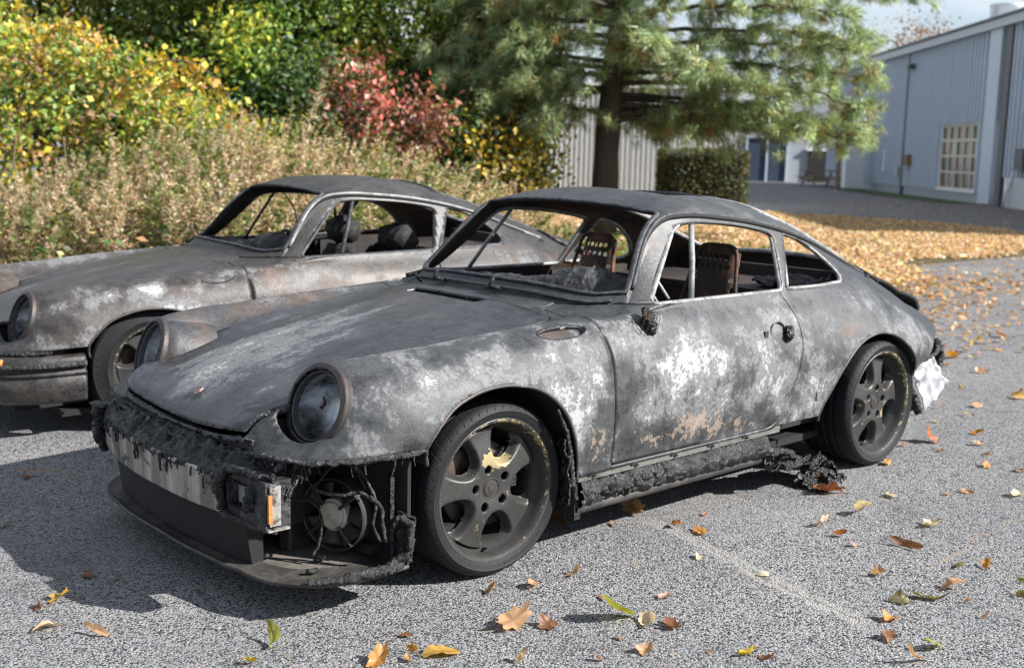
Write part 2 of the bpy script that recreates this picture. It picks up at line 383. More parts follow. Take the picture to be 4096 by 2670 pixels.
M['fan'] = simple('dusty_fan_steel', (.030, .028, .026), .62, .15, .4, 18, .3, .35, (.075, .065, .05))
M['fan_hub'] = simple('pale_fan_motor', (.50, .48, .42), .5, .2, .3, 18, .3, .4, (.16, .11, .05))
M['pan'] = simple('dusty_lip_tray', (.15, .137, .117), .8, 0, .4, 10, .4, .5, (.025, .025, .025))
M['lip'] = simple('sooty_lip', (.035, .033, .031), .6, 0, .5, 16, .4, .4, (.12, .105, .085))
M['pad'] = simple('burnt_padding', (.012, .012, .0125), .85, 0, .7, 38, .9, .4, (.07, .07, .07))
M['orange'] = simple('orange_lens_remains', (.55, .20, .04), .6, 0, .4, 40, .5, .3, (.05, .03, .02))
M['crest'] = None

# ------------------------------------------------------------------ car body surface
def yz(x, *p): return [(x, a, b) for a, b in p]
COLS = [
 [(.735,0,.452),(.733,.20,.458),(.735,.41,.478),(.742,.56,.494),(.672,.685,.492),(.585,.745,.496),(.495,.780,.50),(.41,.797,.503),(.345,.802,.505)],
 [(.752,0,.492),(.752,.20,.499),(.752,.395,.520),(.675,.565,.522),(.605,.690,.54),(.530,.750,.548),(.45,.787,.543),(.388,.804,.53),(.335,.808,.515)],
 [(.62,0,.590),(.615,.21,.590),(.592,.445,.597),(.548,.575,.748),(.520,.692,.672),(.440,.762,.64),(.37,.798,.60),(.33,.810,.555),(.30,.812,.50)],
 [(.42,0,.660),(.42,.22,.660),(.415,.475,.666),(.42,.590,.766),(.375,.697,.728),(.32,.770,.67),(.28,.804,.60),(.26,.813,.52),(.25,.812,.42)],
 yz(.20,(0,.724),(.23,.722),(.495,.718),(.605,.777),(.70,.750),(.775,.680),(.808,.58),(.813,.45),(.80,.33)),
 yz(.00,(0,.774),(.24,.770),(.512,.754),(.615,.792),(.705,.765),(.778,.690),(.810,.57),(.813,.43),(.795,.29)),
 yz(-.25,(0,.815),(.25,.810),(.525,.783),(.625,.805),(.707,.780),(.776,.700),(.806,.57),(.806,.42),(.79,.29)),
 [(-.42,0,.840),(-.43,.25,.836),(-.46,.535,.806),(-.48,.635,.815),(-.48,.705,.795),(-.48,.773,.715),(-.48,.803,.57),(-.48,.802,.42),(-.48,.785,.29)],
 [(-.525,0,.852),(-.54,.27,.849),(-.61,.53,.831),(-.69,.640,.832),(-.69,.702,.817),(-.69,.772,.72),(-.69,.803,.57),(-.69,.80,.42),(-.69,.783,.29)],
 [(-.545,0,.868),(-.56,.268,.865),(-.632,.525,.848),(-.712,.632,.850),(-.715,.700,.822),(-.715,.772,.72),(-.715,.803,.57),(-.715,.80,.42),(-.715,.783,.29)],
 [(-1.02,0,1.212),(-1.025,.22,1.206),(-1.045,.42,1.187),(-1.055,.518,1.162),(-1.06,.692,.832),(-1.06,.767,.72),(-1.06,.805,.57),(-1.06,.80,.42),(-1.06,.783,.29)],
 [(-1.09,0,1.233),(-1.10,.22,1.226),(-1.11,.425,1.202),(-1.115,.528,1.168),(-1.115,.691,.832),(-1.115,.767,.72),(-1.115,.805,.57),(-1.115,.80,.42),(-1.115,.783,.29)],
 yz(-1.35,(0,1.246),(.22,1.238),(.43,1.206),(.535,1.156),(.688,.831),(.766,.72),(.806,.57),(.801,.42),(.783,.29)),
 yz(-1.65,(0,1.222),(.22,1.214),(.43,1.176),(.540,1.116),(.688,.832),(.767,.725),(.811,.58),(.806,.42),(.785,.29)),
 yz(-1.95,(0,1.153),(.22,1.145),(.43,1.103),(.545,1.045),(.685,.838),(.768,.73),(.826,.58),(.826,.42),(.80,.29)),
 yz(-2.27,(0,1.035),(.22,1.028),(.43,.988),(.540,.930),(.662,.828),(.768,.718),(.843,.58),(.846,.42),(.82,.29)),
 [(-2.60,0,.890),(-2.60,.22,.884),(-2.60,.42,.858),(-2.60,.535,.810),(-2.60,.645,.730),(-2.60,.748,.643),(-2.58,.825,.545),(-2.55,.832,.47),(-2.52,.812,.40)],
 [(-2.90,0,.745),(-2.90,.22,.74),(-2.90,.42,.718),(-2.90,.540,.677),(-2.90,.630,.612),(-2.88,.697,.555),(-2.82,.745,.512),(-2.74,.777,.478),(-2.66,.79,.455)],
 [(-3.17,0,.615),(-3.165,.22,.61),(-3.14,.40,.593),(-3.11,.54,.567),(-3.07,.622,.540),(-3.0,.658,.514),(-2.93,.692,.490),(-2.84,.727,.472),(-2.72,.765,.455)],
 [(-3.19,0,.55),(-3.18,.22,.545),(-3.15,.40,.535),(-3.11,.55,.528),(-3.06,.628,.517),(-2.99,.662,.494),(-2.92,.697,.473),(-2.83,.732,.461),(-2.70,.772,.447)],
]
def body_grid():
    cols = []
    for i, c in enumerate(COLS):
        c = np.array(c, float)
        if i <= 8 or i >= 16: fr = (.25, .7)
        elif i == 15: fr = (.22, .75)
        else: fr = None
        if fr:
            d = herm(c, [100]*8)[0]; a, b = d[300+int(fr[0]*100)], d[300+int(fr[1]*100)]
        else:
            a = c[3]*.90+c[4]*.10; b = c[3]*.10+c[4]*.90
        cols.append(np.vstack([c[:4], a, b, c[4:]]))
    kr = [11, 14, 8, 4, 9, 4, 8, 9, 8, 8]
    prof = np.stack([herm(c, kr)[0] for c in cols]); vpar = herm(cols[5], kr)[1]
    hc = [5, 10, 11, 11, 10, 12, 10, 10, 3, 20, 4, 12, 15, 15, 15, 15, 14, 12, 6]
    S = []; 
    for j in range(prof.shape[1]):
        p, up_ = herm(prof[:, j], hc); S.append(p)
    S = np.stack(S, 1)                                    # (nu, nv, 3) half body, y >= 0
    S[:, 0, 1] = 0
    Lh = S[:, ::-1].copy(); Rh = S.copy(); Rh[:, :, 1] *= -1
    full = np.concatenate([Rh[:, ::-1], S[:, 1:]], 1); vv = np.concatenate([-vpar[::-1], vpar[1:]])
    nu, nv = full.shape[:2]
    global GRID; GRID = (up_, vv, full)
    idx = np.arange(nu*nv).reshape(nu, nv)
    q = np.stack([idx[:-1, :-1], idx[1:, :-1], idx[1:, 1:], idx[:-1, 1:]], -1).reshape(-1, 4)
    T = np.concatenate([q[:, [0, 1, 2]], q[:, [0, 2, 3]]])
    V = full.reshape(-1, 3); A = np.stack(np.broadcast_arrays(up_[:, None], vv[None, :]), -1).reshape(-1, 2).astype(float)
    # make sure the normals point outwards
    k = np.argmax(V[:, 2]); tr = T[(T == k).any(1)][0]; n = np.cross(V[tr[1]]-V[tr[0]], V[tr[2]]-V[tr[0]])
    if n[2] < 0: T = T[:, ::-1].copy()
    return V, A, T
BODY = body_grid()
F_ARCH = curve([(.341,.45),(.341,.513),(.306,.557),(.239,.611),(.158,.641),(.069,.656),(-.024,.652),(-.108,.633),(-.174,.598),(-.23,.546),(-.274,.48),(-.302,.405),(-.315,.342),(-.322,.28)], 5)
R_ARCH = curve([(-1.785,.28),(-1.785,.31),(-1.841,.425),(-1.92,.522),(-2.004,.585),(-2.094,.619),(-2.189,.630),(-2.29,.616),(-2.381,.574),(-2.45,.522),(-2.493,.468),(-2.52,.40)], 5)
DOORG = round_poly([(-.80,.846),(-1.085,1.118),(-1.18,1.131),(-1.36,1.122),(-1.56,1.098),(-1.70,1.068),(-1.622,.842),(-1.2,.842)], [.03,.05,.05,.1,.1,.02,.02,.1])
QUART = round_poly(np.vstack([[(-1.665,.846),(-1.785,1.064)], curve([(-1.81,1.062),(-1.90,1.038),(-1.985,.996),(-2.055,.948),(-2.102,.902),(-2.118,.874),(-2.10,.856),(-2.04,.848)], 4), [(-1.9,.844)]]), [.02,.02]+[0]*29+[.02])
DOOR = np.vstack([round_poly([(-.482,.300),(-.480,.60),(-.474,.833),(-.70,.85)], [0.004,0,.055,0])[:-1], [(-.70,.850),(-1.0,.852),(-1.3,.852),(-1.60,.852)], curve([(-1.615,.80),(-1.624,.70),(-1.62,.63),(-1.603,.571),(-1.558,.454),(-1.50,.355),(-1.462,.311),(-1.41,.300)], 4)])
HL_C = np.array([.584, .572, .628]); HL_N = np.array([math.cos(R(19))*math.cos(R(7)), math.cos(R(19))*math.sin(R(7)), math.sin(R(19))])
WSP = [(9.08,-2.86),(9.08,2.86),(9.93,2.82),(9.93,-2.82)]; RWP = [(13.40,-2.1),(13.40,2.1),(15.88,2.0),(15.88,-2.0)]   # windscreen and rear window openings in grid coordinates
def burn_attr(V, car, part):
    x, y, z = V.T; n = len(V); B = np.zeros((n, 4)); B[:, 3] = 1
    side = sst(.60, .74, np.abs(y)); top = 1-side; B[:, 3] = 1.05*side+.46*top; B[:, 3] *= 1-.40*sst(-1.65, -1.85, x)*sst(.50, .66, z)
    if car == 'far': B[:, 3] *= 1.0
    def blob(ch, c, r, a, pl='xz', m=None):
        i, j = {'xz': (0, 2), 'xy': (0, 1)}[pl]
        d = ((V[:, i]-c[0])/r[0])**2+((V[:, j]-c[1])/r[1])**2
        w = np.exp(-d)*a
        if m is not None: w = w*m
        B[:, ch] += w
    Ls = side*(y > 0); Rs = side*(y < 0)
    if car == 'near':
        B[:, 0] = .44*side+.26*top
        for c, r, a in [((.42,.60),(.10,.07),.34),((.25,.70),(.16,.05),.18),((-.26,.60),(.10,.13),.40),((-.36,.68),(.08,.07),.25),((-.30,.47),(.05,.10),.25),
                        ((-.80,.62),(.20,.10),.42),((-1.15,.62),(.35,.13),.26),((-1.45,.56),(.14,.16),.30),((-.62,.74),(.10,.06),.20),((-.85,.45),(.25,.04),.30),
                        ((-1.70,.50),(.10,.13),.42),((-1.85,.62),(.10,.08),.22),((-2.15,.74),(.2,.06),.12),((-2.62,.60),(.15,.08),.18),((-1.25,.78),(.35,.03),.15)]:
            blob(0, c, r, a, 'xz', Ls)
        for c, r, a in [((-.70,.38),(.22,.075),.56),((-1.0,.37),(.24,.06),.50),((-1.25,.35),(.18,.040),.42),((-.40,.42),(.07,.11),.58),((-.95,.44),(.22,.035),.3),((-1.45,.33),(.1,.02),.1),((.62,.53),(.1,.02),.15)]:
            blob(1, c, r, a, 'xz', Ls)
        for c, r, a in [((-1.98,.66),(.13,.06),.62),((-.50,.78),(.10,.03),.35),((-.30,.79),(.12,.03),.45),((.30,.73),(.2,.03),.2),((-1.4,.76),(.1,.03),.25),((-1.72,.80),(.3,.05),.15)]:
            blob(2, c, r, a, 'xz', Ls)
        B[:, 0] -= .16*sst(.74, .82, z)*side
        B[:, 2] += .07
        if part == 'hood':
            B[:, 0] -= .06; B[:, 3] = .66
            for c, r, a in [((.42,-.16),(.26,.18),.62),((.20,.02),(.22,.12),.52),((.62,-.08),(.10,.24),.34),((.50,.14),(.12,.10),.36),((.05,-.28),(.30,.14),.34),((.58,.26),(.12,.06),.26),((-.1,-.1),(.2,.15),.2)]: blob(0, c, r, a, 'xy')
            for c, r, a in [((-.1,.36),(.35,.15),-.25),((.70,.30),(.10,.14),-.4),((-.25,-.1),(.15,.4),-.1)]: blob(0, c, r, a, 'xy')  # ash thinned; the front-left blob paints in the left headlight's cast shadow
            for c, r, a in [((-.1,.1),(.3,.3),.15),((-.3,-.3),(.2,.2),.25)]: blob(2, c, r, a, 'xy')
        else:
            m = (y < -.42)*1.0*(x > -.6)
            blob(2, (.1, -.62), (.5, .14), .45, 'xy', m); blob(1, (.25, -.60), (.35, .10), .20, 'xy', m); blob(0, (.0, -.62), (.5, .10), .32, 'xy', m)
            cr = (y > .45)*1.0*(x > -.6); blob(0, (.1, .60), (.45, .05), .42, 'xy', cr)
            B[:, 0] += .10*(z > 1.0)
            B[:, 2] += .18*(z > 1.0)*(np.abs(y) > .5)
    else:
        B[:, 0] = .36*side+.24*top
        B[:, 2] = .30*side+.15*top
        for c, r, a in [((-.22,.60),(.20,.06),.85),((-.05,.62),(.08,.05),.45),((.38,.50),(.10,.10),.75),((.22,.74),(.06,.03),.60),((.02,.74),(.06,.03),.60),((.45,.72),(.12,.05),.35),((-.15,.74),(.1,.02),.2),((-2.2,.66),(.4,.1),.5),((.28,.45),(.05,.08),.4)]:
            blob(0, c, r, a, 'xz', Ls)
        for c, r, a in [((-.62,.76),(.05,.05),.5),((-1.0,.66),(.4,.1),.45)]: blob(2, c, r, a, 'xz', Ls)
        blob(1, (.15, .62), (.2, .05), .22, 'xz', Ls)
        if part == 'hood':
            for c, r, a in [((.1,.0),(.3,.3),.22),((.45,-.25),(.2,.2),.3)]: blob(0, c, r, a, 'xy')
        else:
            blob(0, (.1, -.62), (.5, .12), .5, 'xy'); B[:, 2] -= .22*(z > .95)
    return np.clip(B, 0, 1.8)
def panel(name, V, A, T, mats, parent, car, part, th=.012, extra=None):
    V, A, T = compact(V, A, T)
    o = mobj(name, V, T, mats, parent, True, {'burn': burn_attr(V, car, part)})
    md = o.modifiers.new('sheet', 'SOLIDIFY'); md.thickness = th; md.offset = -1; md.material_offset = 1; md.material_offset_rim = 0; md.use_even_offset = False
    return o
def build_body(root, car):
    V, A, T = [q.copy() for q in BODY]
    mat_b, mat_h = (M['body'], M['hood']) if car == 'near' else (M['body2'], M['hood2'])
    # heat-warped sheet metal
    V[:, 2] += .0022*vnoise(V, 4.0, 3 if car == 'near' else 9, 2)*sst(.3, .5, V[:, 2])
    def drop(f):
        nonlocal V, A, T
        V, A, T, ins = cut(V, A, T, f); T = T[~ins]
    ay = np.abs
    def side_f(poly, ymin=.3):
        f = poly_sdf(V[:, [0, 2]], poly); return np.where(ay(V[:, 1]) > ymin, f, .5)
    for p in (np.vstack([F_ARCH, [(-.322,.0),(.341,.0)]]), np.vstack([R_ARCH, [(-2.52,.0),(-1.785,0)]])): drop(side_f(p, .55))
    # below the doors
    drop(np.where((V[:, 0] < -.2) & (V[:, 0] > -1.9), V[:, 2]-.272-.03*sst(-1.4, -1.5, V[:, 0]), .5))
    drop(side_f(DOORG, .3)); drop(side_f(QUART, .3))
    # windscreen and rear window, cut in the grid's own coordinates
    U = A[:, 0]; W = ay(A[:, 1])
    ws = round_poly(WSP, [.1]*4)
    f = poly_sdf(np.stack([A[:, 0], A[:, 1]], 1)*np.array([2.2, 1]), ws*np.array([2.2, 1])); drop(f)
    rw = round_poly(RWP, [.5,.5,.4,.4])
    f = poly_sdf(np.stack([A[:, 0], A[:, 1]], 1), rw); drop(f)
    # headlight openings
    for s in (1, -1):
        c = HL_C*np.array([1, s, 1]); n = HL_N*np.array([1, s, 1]); d = V-c; ax = d@n; rd = np.linalg.norm(d-ax[:, None]*n, axis=1)
        drop(np.where(ay(ax) < .22, rd-.119, .5))
    if car == 'near':
        e = ((V[:, 0]+.315)/.108)**2+(((V[:, 2]-V[:, 1])*.7071-.064)/.034)**2
        drop(np.where((V[:, 1] > .55) & (ay(V[:, 0]+.31) < .2), (np.sqrt(e)-1)*.05, .5))
        # cowl air slot
        drop(np.where((V[:, 0] < -.2), poly_sdf(V[:, :2], [(-.352,-.25),(-.352,.19),(-.412,.19),(-.412,-.25)]), .5))
    # sunroof
    if car == 'near':
        sr = round_poly([(-1.20,-.34),(-1.20,.34),(-1.60,.34),(-1.60,-.34)], .04)
        f = np.where(V[:, 2] > 1.0, poly_sdf(V[:, :2], sr), .5)
        V, A, T, ins = cut(V, A, T, f); sun_T = T[ins]; T = T[~ins]; keep = (V, A)
        V2, A2, T2 = compact(V, A, sun_T)
        V2[:, 2] -= .010+.022*sst(-1.30, -1.6, V2[:, 0])
        V2[:, 0] = -1.40+(V2[:, 0]+1.40)*.93; V2[:, 1] *= .97
        panel('sunroof_panel', V2, A2, T2, [mat_b, M['headliner']], root, car, 'roof', .015)
    # bonnet
    def hoodpoly(g):
        return round_poly([(.86,-.42+g),(.86,.42-g),(.60,.452-g),(.20,.503-g),(-.20,.532-g),(-.40,.545-g),(-.452+g,.50-g),(-.405+g,.0),(-.452+g,-.50+g),(-.40,-.545+g),(-.20,-.532+g),(.20,-.503+g),(.60,-.452+g)], [.01,.01,.05,.05,.05,.03,.05,.1,.05,.03,.05,.05,.05])
    U = A[:, 0]
    def hf(g): return np.where((V[:, 2] > .40) & (A[:, 0] < 8.2), np.maximum(poly_sdf(V[:, :2], hoodpoly(g)), (1.0-A[:, 0])*.03), .5)
    V, A, T, ins = cut(V, A, T, hf(0.0)); HT = T[ins]; T = T[~ins]
    hV, hA, hT = compact(V, A, HT); 
    f = np.maximum(poly_sdf(hV[:, :2], hoodpoly(.0035)), (1.0-hA[:, 0])*.03); hV, hA, hT, i2 = cut(hV, hA, hT, f); hT = hT[i2]; hV, hA, hT = compact(hV, hA, hT)
    lift = (.020 if car == 'near' else .004)*sst(-.2, .8, hV[:, 0]); hV[:, 2] += lift+.002
    if car == 'near': hV[:, 2] += .010*vnoise(hV, 3.0, 5, 2)*sst(.55, .8, hV[:, 0])
    hood = panel('hood', hV, hA, hT, [mat_h, M['inner']], root, car, 'hood', .016)
    # engine lid
    lp = round_poly([(-2.62,-.50),(-2.62,.50),(-3.30,.46),(-3.30,-.46)], .05)
    f = np.where(V[:, 2] > .4, np.maximum(poly_sdf(V[:, :2], lp), A[:, 0]-18.6), .5)
    V, A, T, ins = cut(V, A, T, f); LT = T[ins]; T = T[~ins]
    lV, lA, lT = compact(V, A, LT); lV[:, 2] += .022+.030*sst(-2.62, -2.9, lV[:, 0]); lV[:, 0] -= .06*sst(-2.9, -3.2, lV[:, 0])
    lid = panel('engine_lid', lV, lA, lT, [M['soot'] if car == 'near' else mat_h, M['soot']], root, car, 'lid', .02)
    # doors
    doors = []
    for s in (1, -1):
        def df(Vq): return np.where(s*Vq[:, 1] > .4, poly_sdf(Vq[:, [0, 2]], DOOR), .5)
        V, A, T, ins = cut(V, A, T, df(V)); DT = T[ins]; T = T[~ins]
        dV, dA, dT = compact(V, A, DT); dV, dA, dT, i2 = cut(dV, dA, dT, df(dV)+.0045); dT = dT[i2]
        doors.append(panel('door', dV, dA, dT, [mat_b, M['inner']], root, car, 'door', .014))
    V, A, T, ins = cut(V, A, T, np.where((A[:, 0] < 1.6) & (V[:, 2] > .4), np.maximum(A[:, 0]-1.0, np.abs(A[:, 1])-2.35), .5)); NT_ = T[ins]; T = T[~ins]
    nV, nA, nTt = compact(V, A, NT_); panel('nose_panel', nV, nA, nTt, [M['char'], M['soot']], root, car, 'shell', .008)
    shell = panel('body_shell', V, A, T, [mat_b, M['headliner']], root, car, 'shell', .014)
    return shell, hood, lid, doors, (V, A, T)
def G(u, v):
    """point of the body surface at grid coordinates (v<0: right-hand side of the car)"""
    uu, vv, F = GRID; u = np.atleast_1d(u).astype(float); v = np.broadcast_to(np.asarray(v, float), u.shape)
    i = np.clip(np.searchsorted(uu, u)-1, 0, len(uu)-2); j = np.clip(np.searchsorted(vv, v)-1, 0, len(vv)-2)
    a = ((u-uu[i])/(uu[i+1]-uu[i]))[:, None]; b = ((v-vv[j])/(vv[j+1]-vv[j]))[:, None]
    return F[i, j]*(1-a)*(1-b)+F[i+1, j]*a*(1-b)+F[i, j+1]*(1-a)*b+F[i+1, j+1]*a*b
_sv = BODY[0][BODY[0][:, 1] > .45]
def surf_y(P):
    P = np.atleast_2d(P); out = []
    for x, z in P:
        d = (_sv[:, 0]-x)**2+(_sv[:, 2]-z)**2; k = np.argpartition(d, 6)[:6]; w = 1/(d[k]+1e-5); out.append((w*_sv[k, 1]).sum()/w.sum())
    return np.array(out)
def on_side(poly, off=0.0, s=1):
    poly = np.asarray(poly); y = surf_y(poly)+off; return np.stack([poly[:, 0], s*y, poly[:, 1]], 1)
def resample(P, step, closed=False):
    P = np.asarray(P, float)
    if closed: P = np.vstack([P, P[:1]])
    L = np.r_[0, np.cumsum(np.linalg.norm(np.diff(P, axis=0), axis=1))]; n = max(3, int(L[-1]/step)); t = np.linspace(0, L[-1], n, endpoint=not closed)
    return np.stack([np.interp(t, L, P[:, i]) for i in range(P.shape[1])], 1)
def lumpy(name, path, rad, mat, parent, amp=.5, scale=40, seed=0, step=.008, n=12, flat=1.0, closed=False):
    P = resample(path, step, closed); rr = np.interp(np.linspace(0, 1, len(P)), np.linspace(0, 1, len(np.atleast_1d(rad))), np.atleast_1d(rad)) if hasattr(rad, '__len__') else np.full(len(P), rad)
    V, F = tube_geo(P, rr, n, closed, True, flat); C = np.repeat(P, n, 0); d = V-C
    k = 1+amp*(vnoise(V, scale*.8, seed, 2, .6)*.6+vnoise(V, scale*2.6, seed+1, 3, .7)*1.0); V = C+d*np.clip(k, .15, 3)[:, None]+(vnoise(V, scale*.5, seed+3, 2)*rr.repeat(n)*amp*.5)[:, None]*np.array([.3, .3, .8])
    return mobj(name, V, F, mat, parent, True)
def crumple(name, quad, nu, nv, amp, scale, mat, parent, seed=0, th=.003, fold=1.0, ragged=.0):
    q = np.array(quad, float); u, v = np.meshgrid(np.linspace(0, 1, nu), np.linspace(0, 1, nv), indexing='ij'); u = u.ravel()[:, None]; v = v.ravel()[:, None]
    P = q[0]*(1-u)*(1-v)+q[1]*u*(1-v)+q[2]*u*v+q[3]*(1-u)*v; n = np.cross(q[1]-q[0], q[3]-q[0]); n /= np.linalg.norm(n)
    h = vnoise(P, scale, seed, 3, .55); h2 = np.abs(vnoise(P, scale*1.7, seed+5, 2))
    P = P+((h+fold*(h2-.3))*amp)[:, None]*n
    if ragged:
        e = np.minimum(np.minimum(u, 1-u), np.minimum(v, 1-v)).ravel(); w = np.exp(-e*14)
        P += (w*ragged*vnoise(P, 60, seed+9, 2))[:, None]*(q[1]-q[0]+q[3]-q[0])
    idx = np.arange(nu*nv).reshape(nu, nv); F = np.stack([idx[:-1, :-1], idx[1:, :-1], idx[1:, 1:], idx[:-1, 1:]], -1).reshape(-1, 4)
    o = mobj(name, P, F, mat, parent, True); md = o.modifiers.new('sheet', 'SOLIDIFY'); md.thickness = th; md.offset = 0
    return o
def strand(mb, pts, r, seed=0):
    P = resample(curve(pts, 8), .010); P = P+.004*np.stack([vnoise(P, 50, seed+i, 2) for i in range(3)], 1)
    mb.tube(P, r*(1+.35*vnoise(P, 70, seed+7, 2)), 6)

# ---------------------------------------------------------------- wheel
def make_wheel(width=.205, Rt=.294, Rl=.241, seed=0):
    """outer face at y=0 looking towards +y, hub centre at the origin"""
    root = empty('wheel')
    g = .0055; p = [(Rl-.012, -.004), (Rl+.002, .003), (Rl+.012, .008), (Rl+.022, .009), (Rl+.026, .0115), (Rl+.030, .0085), (Rt-.016, .004), (Rt-.007, -.004), (Rt-.0025, -.014)]
    a, b = -.022, -width+.022; gs = np.linspace(a, b, 6)[1:-1]
    for gy in gs: p += [(Rt, gy+.0075), (Rt-.001, gy+.006), (Rt-.0075, gy+.005), (Rt-.0075, gy-.005), (Rt-.001, gy-.006), (Rt, gy-.0075)]
    p += [(Rt-.0025, -width+.014), (Rt-.008, -width+.003), (Rt-.03, -width-.008), (Rl+.01, -width-.006), (Rl-.012, -width+.004)]
    V, F = lathe(p, 112); V[:, 2] += .004*sst(-.26, -.30, V[:, 2]); mobj('tyre', V, F, M['tyre'], root, True, None, None, 35)
    # rim barrel with rolled lip
    pr = [(Rl-.010, -.012), (Rl+.0025, -.004), (Rl+.003, .001), (Rl-.001, .0035), (Rl-.008, .002), (Rl-.0125, -.003), (Rl-.018, -.012), (Rl-.022, -.028), (Rl-.030, -.048), (Rl-.040, -.062), (Rl-.043, -.09), (Rl-.050, -width+.03), (Rl-.02, -width+.008), (Rl-.01, -width+.004)]
    V, F = lathe(pr, 96); r = np.hypot(V[:, 0], V[:, 2]); an = np.arctan2(V[:, 2], V[:, 0])
    fl = .20+.66*np.exp(-((r-Rl+.010)/.012)**2)*(.62+.38*np.cos(an-2.2))
    mobj('rim_barrel', V, F, M['rim'], root, True, {'flake': fl}, None, 35)
    # five-spoke face: a dish cut through by five rounded windows and five bolt holes
    nr, na = 46, 240; k = Rl/.241; rr = np.linspace(.0001, .2035*k, nr); aa = np.arange(na)*2*np.pi/na
    rg, ag = [q.ravel() for q in np.meshgrid(rr, aa, indexing='ij')]
    X = rg*np.cos(ag); Z = rg*np.sin(ag)
    th = (ag-R(90+36)+R(36)) % R(72)-R(36); tx = rg*np.sin(th); dr = rg*np.cos(th)
    wd = .046*k*(1+5.2*(dr-.150*k)*1.0); fh = (np.abs((dr-.153*k)/(.050*k))**2.5+np.abs(tx/wd)**2.5)**(1/2.5)-1
    Y = -.026-.016*sst(.08*k, .20*k, rg)-.010*np.exp(-(rg/.05)**2)
    Y = Y-.034*(1-sst(-.02, .52, fh))**1.6
    bolts = [(.066*math.cos(R(90+72*i)), .066*math.sin(R(90+72*i))) for i in range(5)]
    V = np.stack([X, Y, Z], 1); idx = np.arange(nr*na).reshape(nr, na); nx = np.roll(idx, -1, 1)
    q = np.stack([idx[:-1], nx[:-1], nx[1:], idx[1:]], -1).reshape(-1, 4); T = np.concatenate([q[:, [0, 1, 2]], q[:, [0, 2, 3]]])
    A = np.stack([fh, fh], 1); V, A, T, ins = cut(V, A, T, A[:, 0]); T = T[~ins]
    for bx, bz in bolts:
        V, A, T, ins = cut(V, A, T, np.hypot(V[:, 0]-bx, V[:, 2]-bz)-.0165); T = T[~ins]
    V, A, T = compact(V, A, T); n = np.cross(V[T[0, 1]]-V[T[0, 0]], V[T[0, 2]]-V[T[0, 0]])
    if n[1] < 0: T = T[:, ::-1].copy()
    rg = np.hypot(V[:, 0], V[:, 2]); fl = .24+.0*rg
    for (cx, cz, rx, a_) in [(.035, .098, .042, .85), (.0, .10, .025, .5), (.075, .085, .03, .55), (.078, .062, .018, .55), (.008, .088, .02, .5), (-.058, .058, .022, .45), (-.075, .02, .016, .4), (-.085, -.115, .02, .5), (-.05, -.10, .02, .42), (.06, -.04, .02, .35), (.105, .08, .012, .5)] if seed == 0 else [(.07, .06, .02, .45), (.085, 0, .022, .55), (.075, -.055, .03, .6), (-.09, -.01, .03, .5), (-.07, -.10, .03, .42), (-.05, .05, .02, .4), (.03, -.12, .03, .4)]:
        fl = fl+a_*np.exp(-((V[:, 0]+cx)**2+(V[:, 2]-cz)**2)/rx**2)
    o = mobj('spoke_face', V, T, M['rim'], root, True, {'flake': fl}); md = o.modifiers.new('sheet', 'SOLIDIFY'); md.thickness = .026; md.offset = -1; md.use_even_offset = False
    V, F = lathe([(.0001, .003), (.018, .0025), (.0270, .0015), (.0285, .0), (.0300, -.005), (.0325, -.005), (.034, .0005), (.0365, .0), (.038, -.003), (.0385, -.012)], 40); V[:, 1] -= .031
    cap = mobj('centre_cap', V, F, M['rim'], root, True, {'flake': np.full(len(V), .1)}, None, 30)
    shield = np.array([(-.010, .013), (.010, .013), (.0115, .004), (.008, -.008), (0, -.016), (-.008, -.008), (-.0115, .004)]); n = len(shield)
    V = np.r_[np.c_[shield[:, 0], np.full(n, -.029), shield[:, 1]], np.c_[shield[:, 0]*.9, np.full(n, -.0265), shield[:, 1]*.9]]
    mobj('crest', V, [[i, (i+1) % n, n+(i+1) % n, n+i] for i in range(n)]+[list(range(n, 2*n))], M['ring'], cap, False)
    lug = mesh_data('lug_bolt', *lathe([(.0001, .004), (.006, .004), (.0085, .001), (.009, -.02)], 6), M['disc'], False)
    for bx, bz in bolts: obj_from('lug_bolt', lug, root, (bx, -.052, bz))
    V, F = lathe([(.05, -.105), (.055, -.098), (.148, -.098), (.150, -.100), (.150, -.118), (.148, -.120), (.05, -.12)], 48); mobj('brake_disc', V, F, M['disc'], root)
    mb = MB(); ang = np.linspace(R(145), R(205), 9)
    for i in range(8):
        c = (.128*math.cos(ang[i]), -.105, .128*math.sin(ang[i])); mb.box(c, (.05, .055, .028), Matrix.Rotation(-(ang[i]), 3, 'Y'))
    mb.build('brake_caliper', M['char'], root)
    V, F = lathe([(.0001, -.06), (.055, -.06), (.06, -.075), (.06, -.13), (.0001, -.14)], 24); mobj('hub', V, F, M['disc'], root)
    V, F = lathe([(.0001, -width+.03), (Rl-.05, -width+.03)], 32); mobj('wheel_back', V, F, M['soot'], root)
    mb = MB(); mb.tube([(.055, -.05, -.203), (.058, -.030, -.196), (.062, -.018, -.190)], .004, 6); mb.build('valve', M['soot'], root)
    return root
def add_wheels(car, specs, protos):
    for (pi, x, y, z, s, spin, steer) in specs:
        w = copy_tree(protos[pi], car); w.location = (x, y, z); w.rotation_euler = (0, 0, steer if s > 0 else math.pi+steer)
        for ch in w.children: ch.rotation_euler = (0, spin, 0)

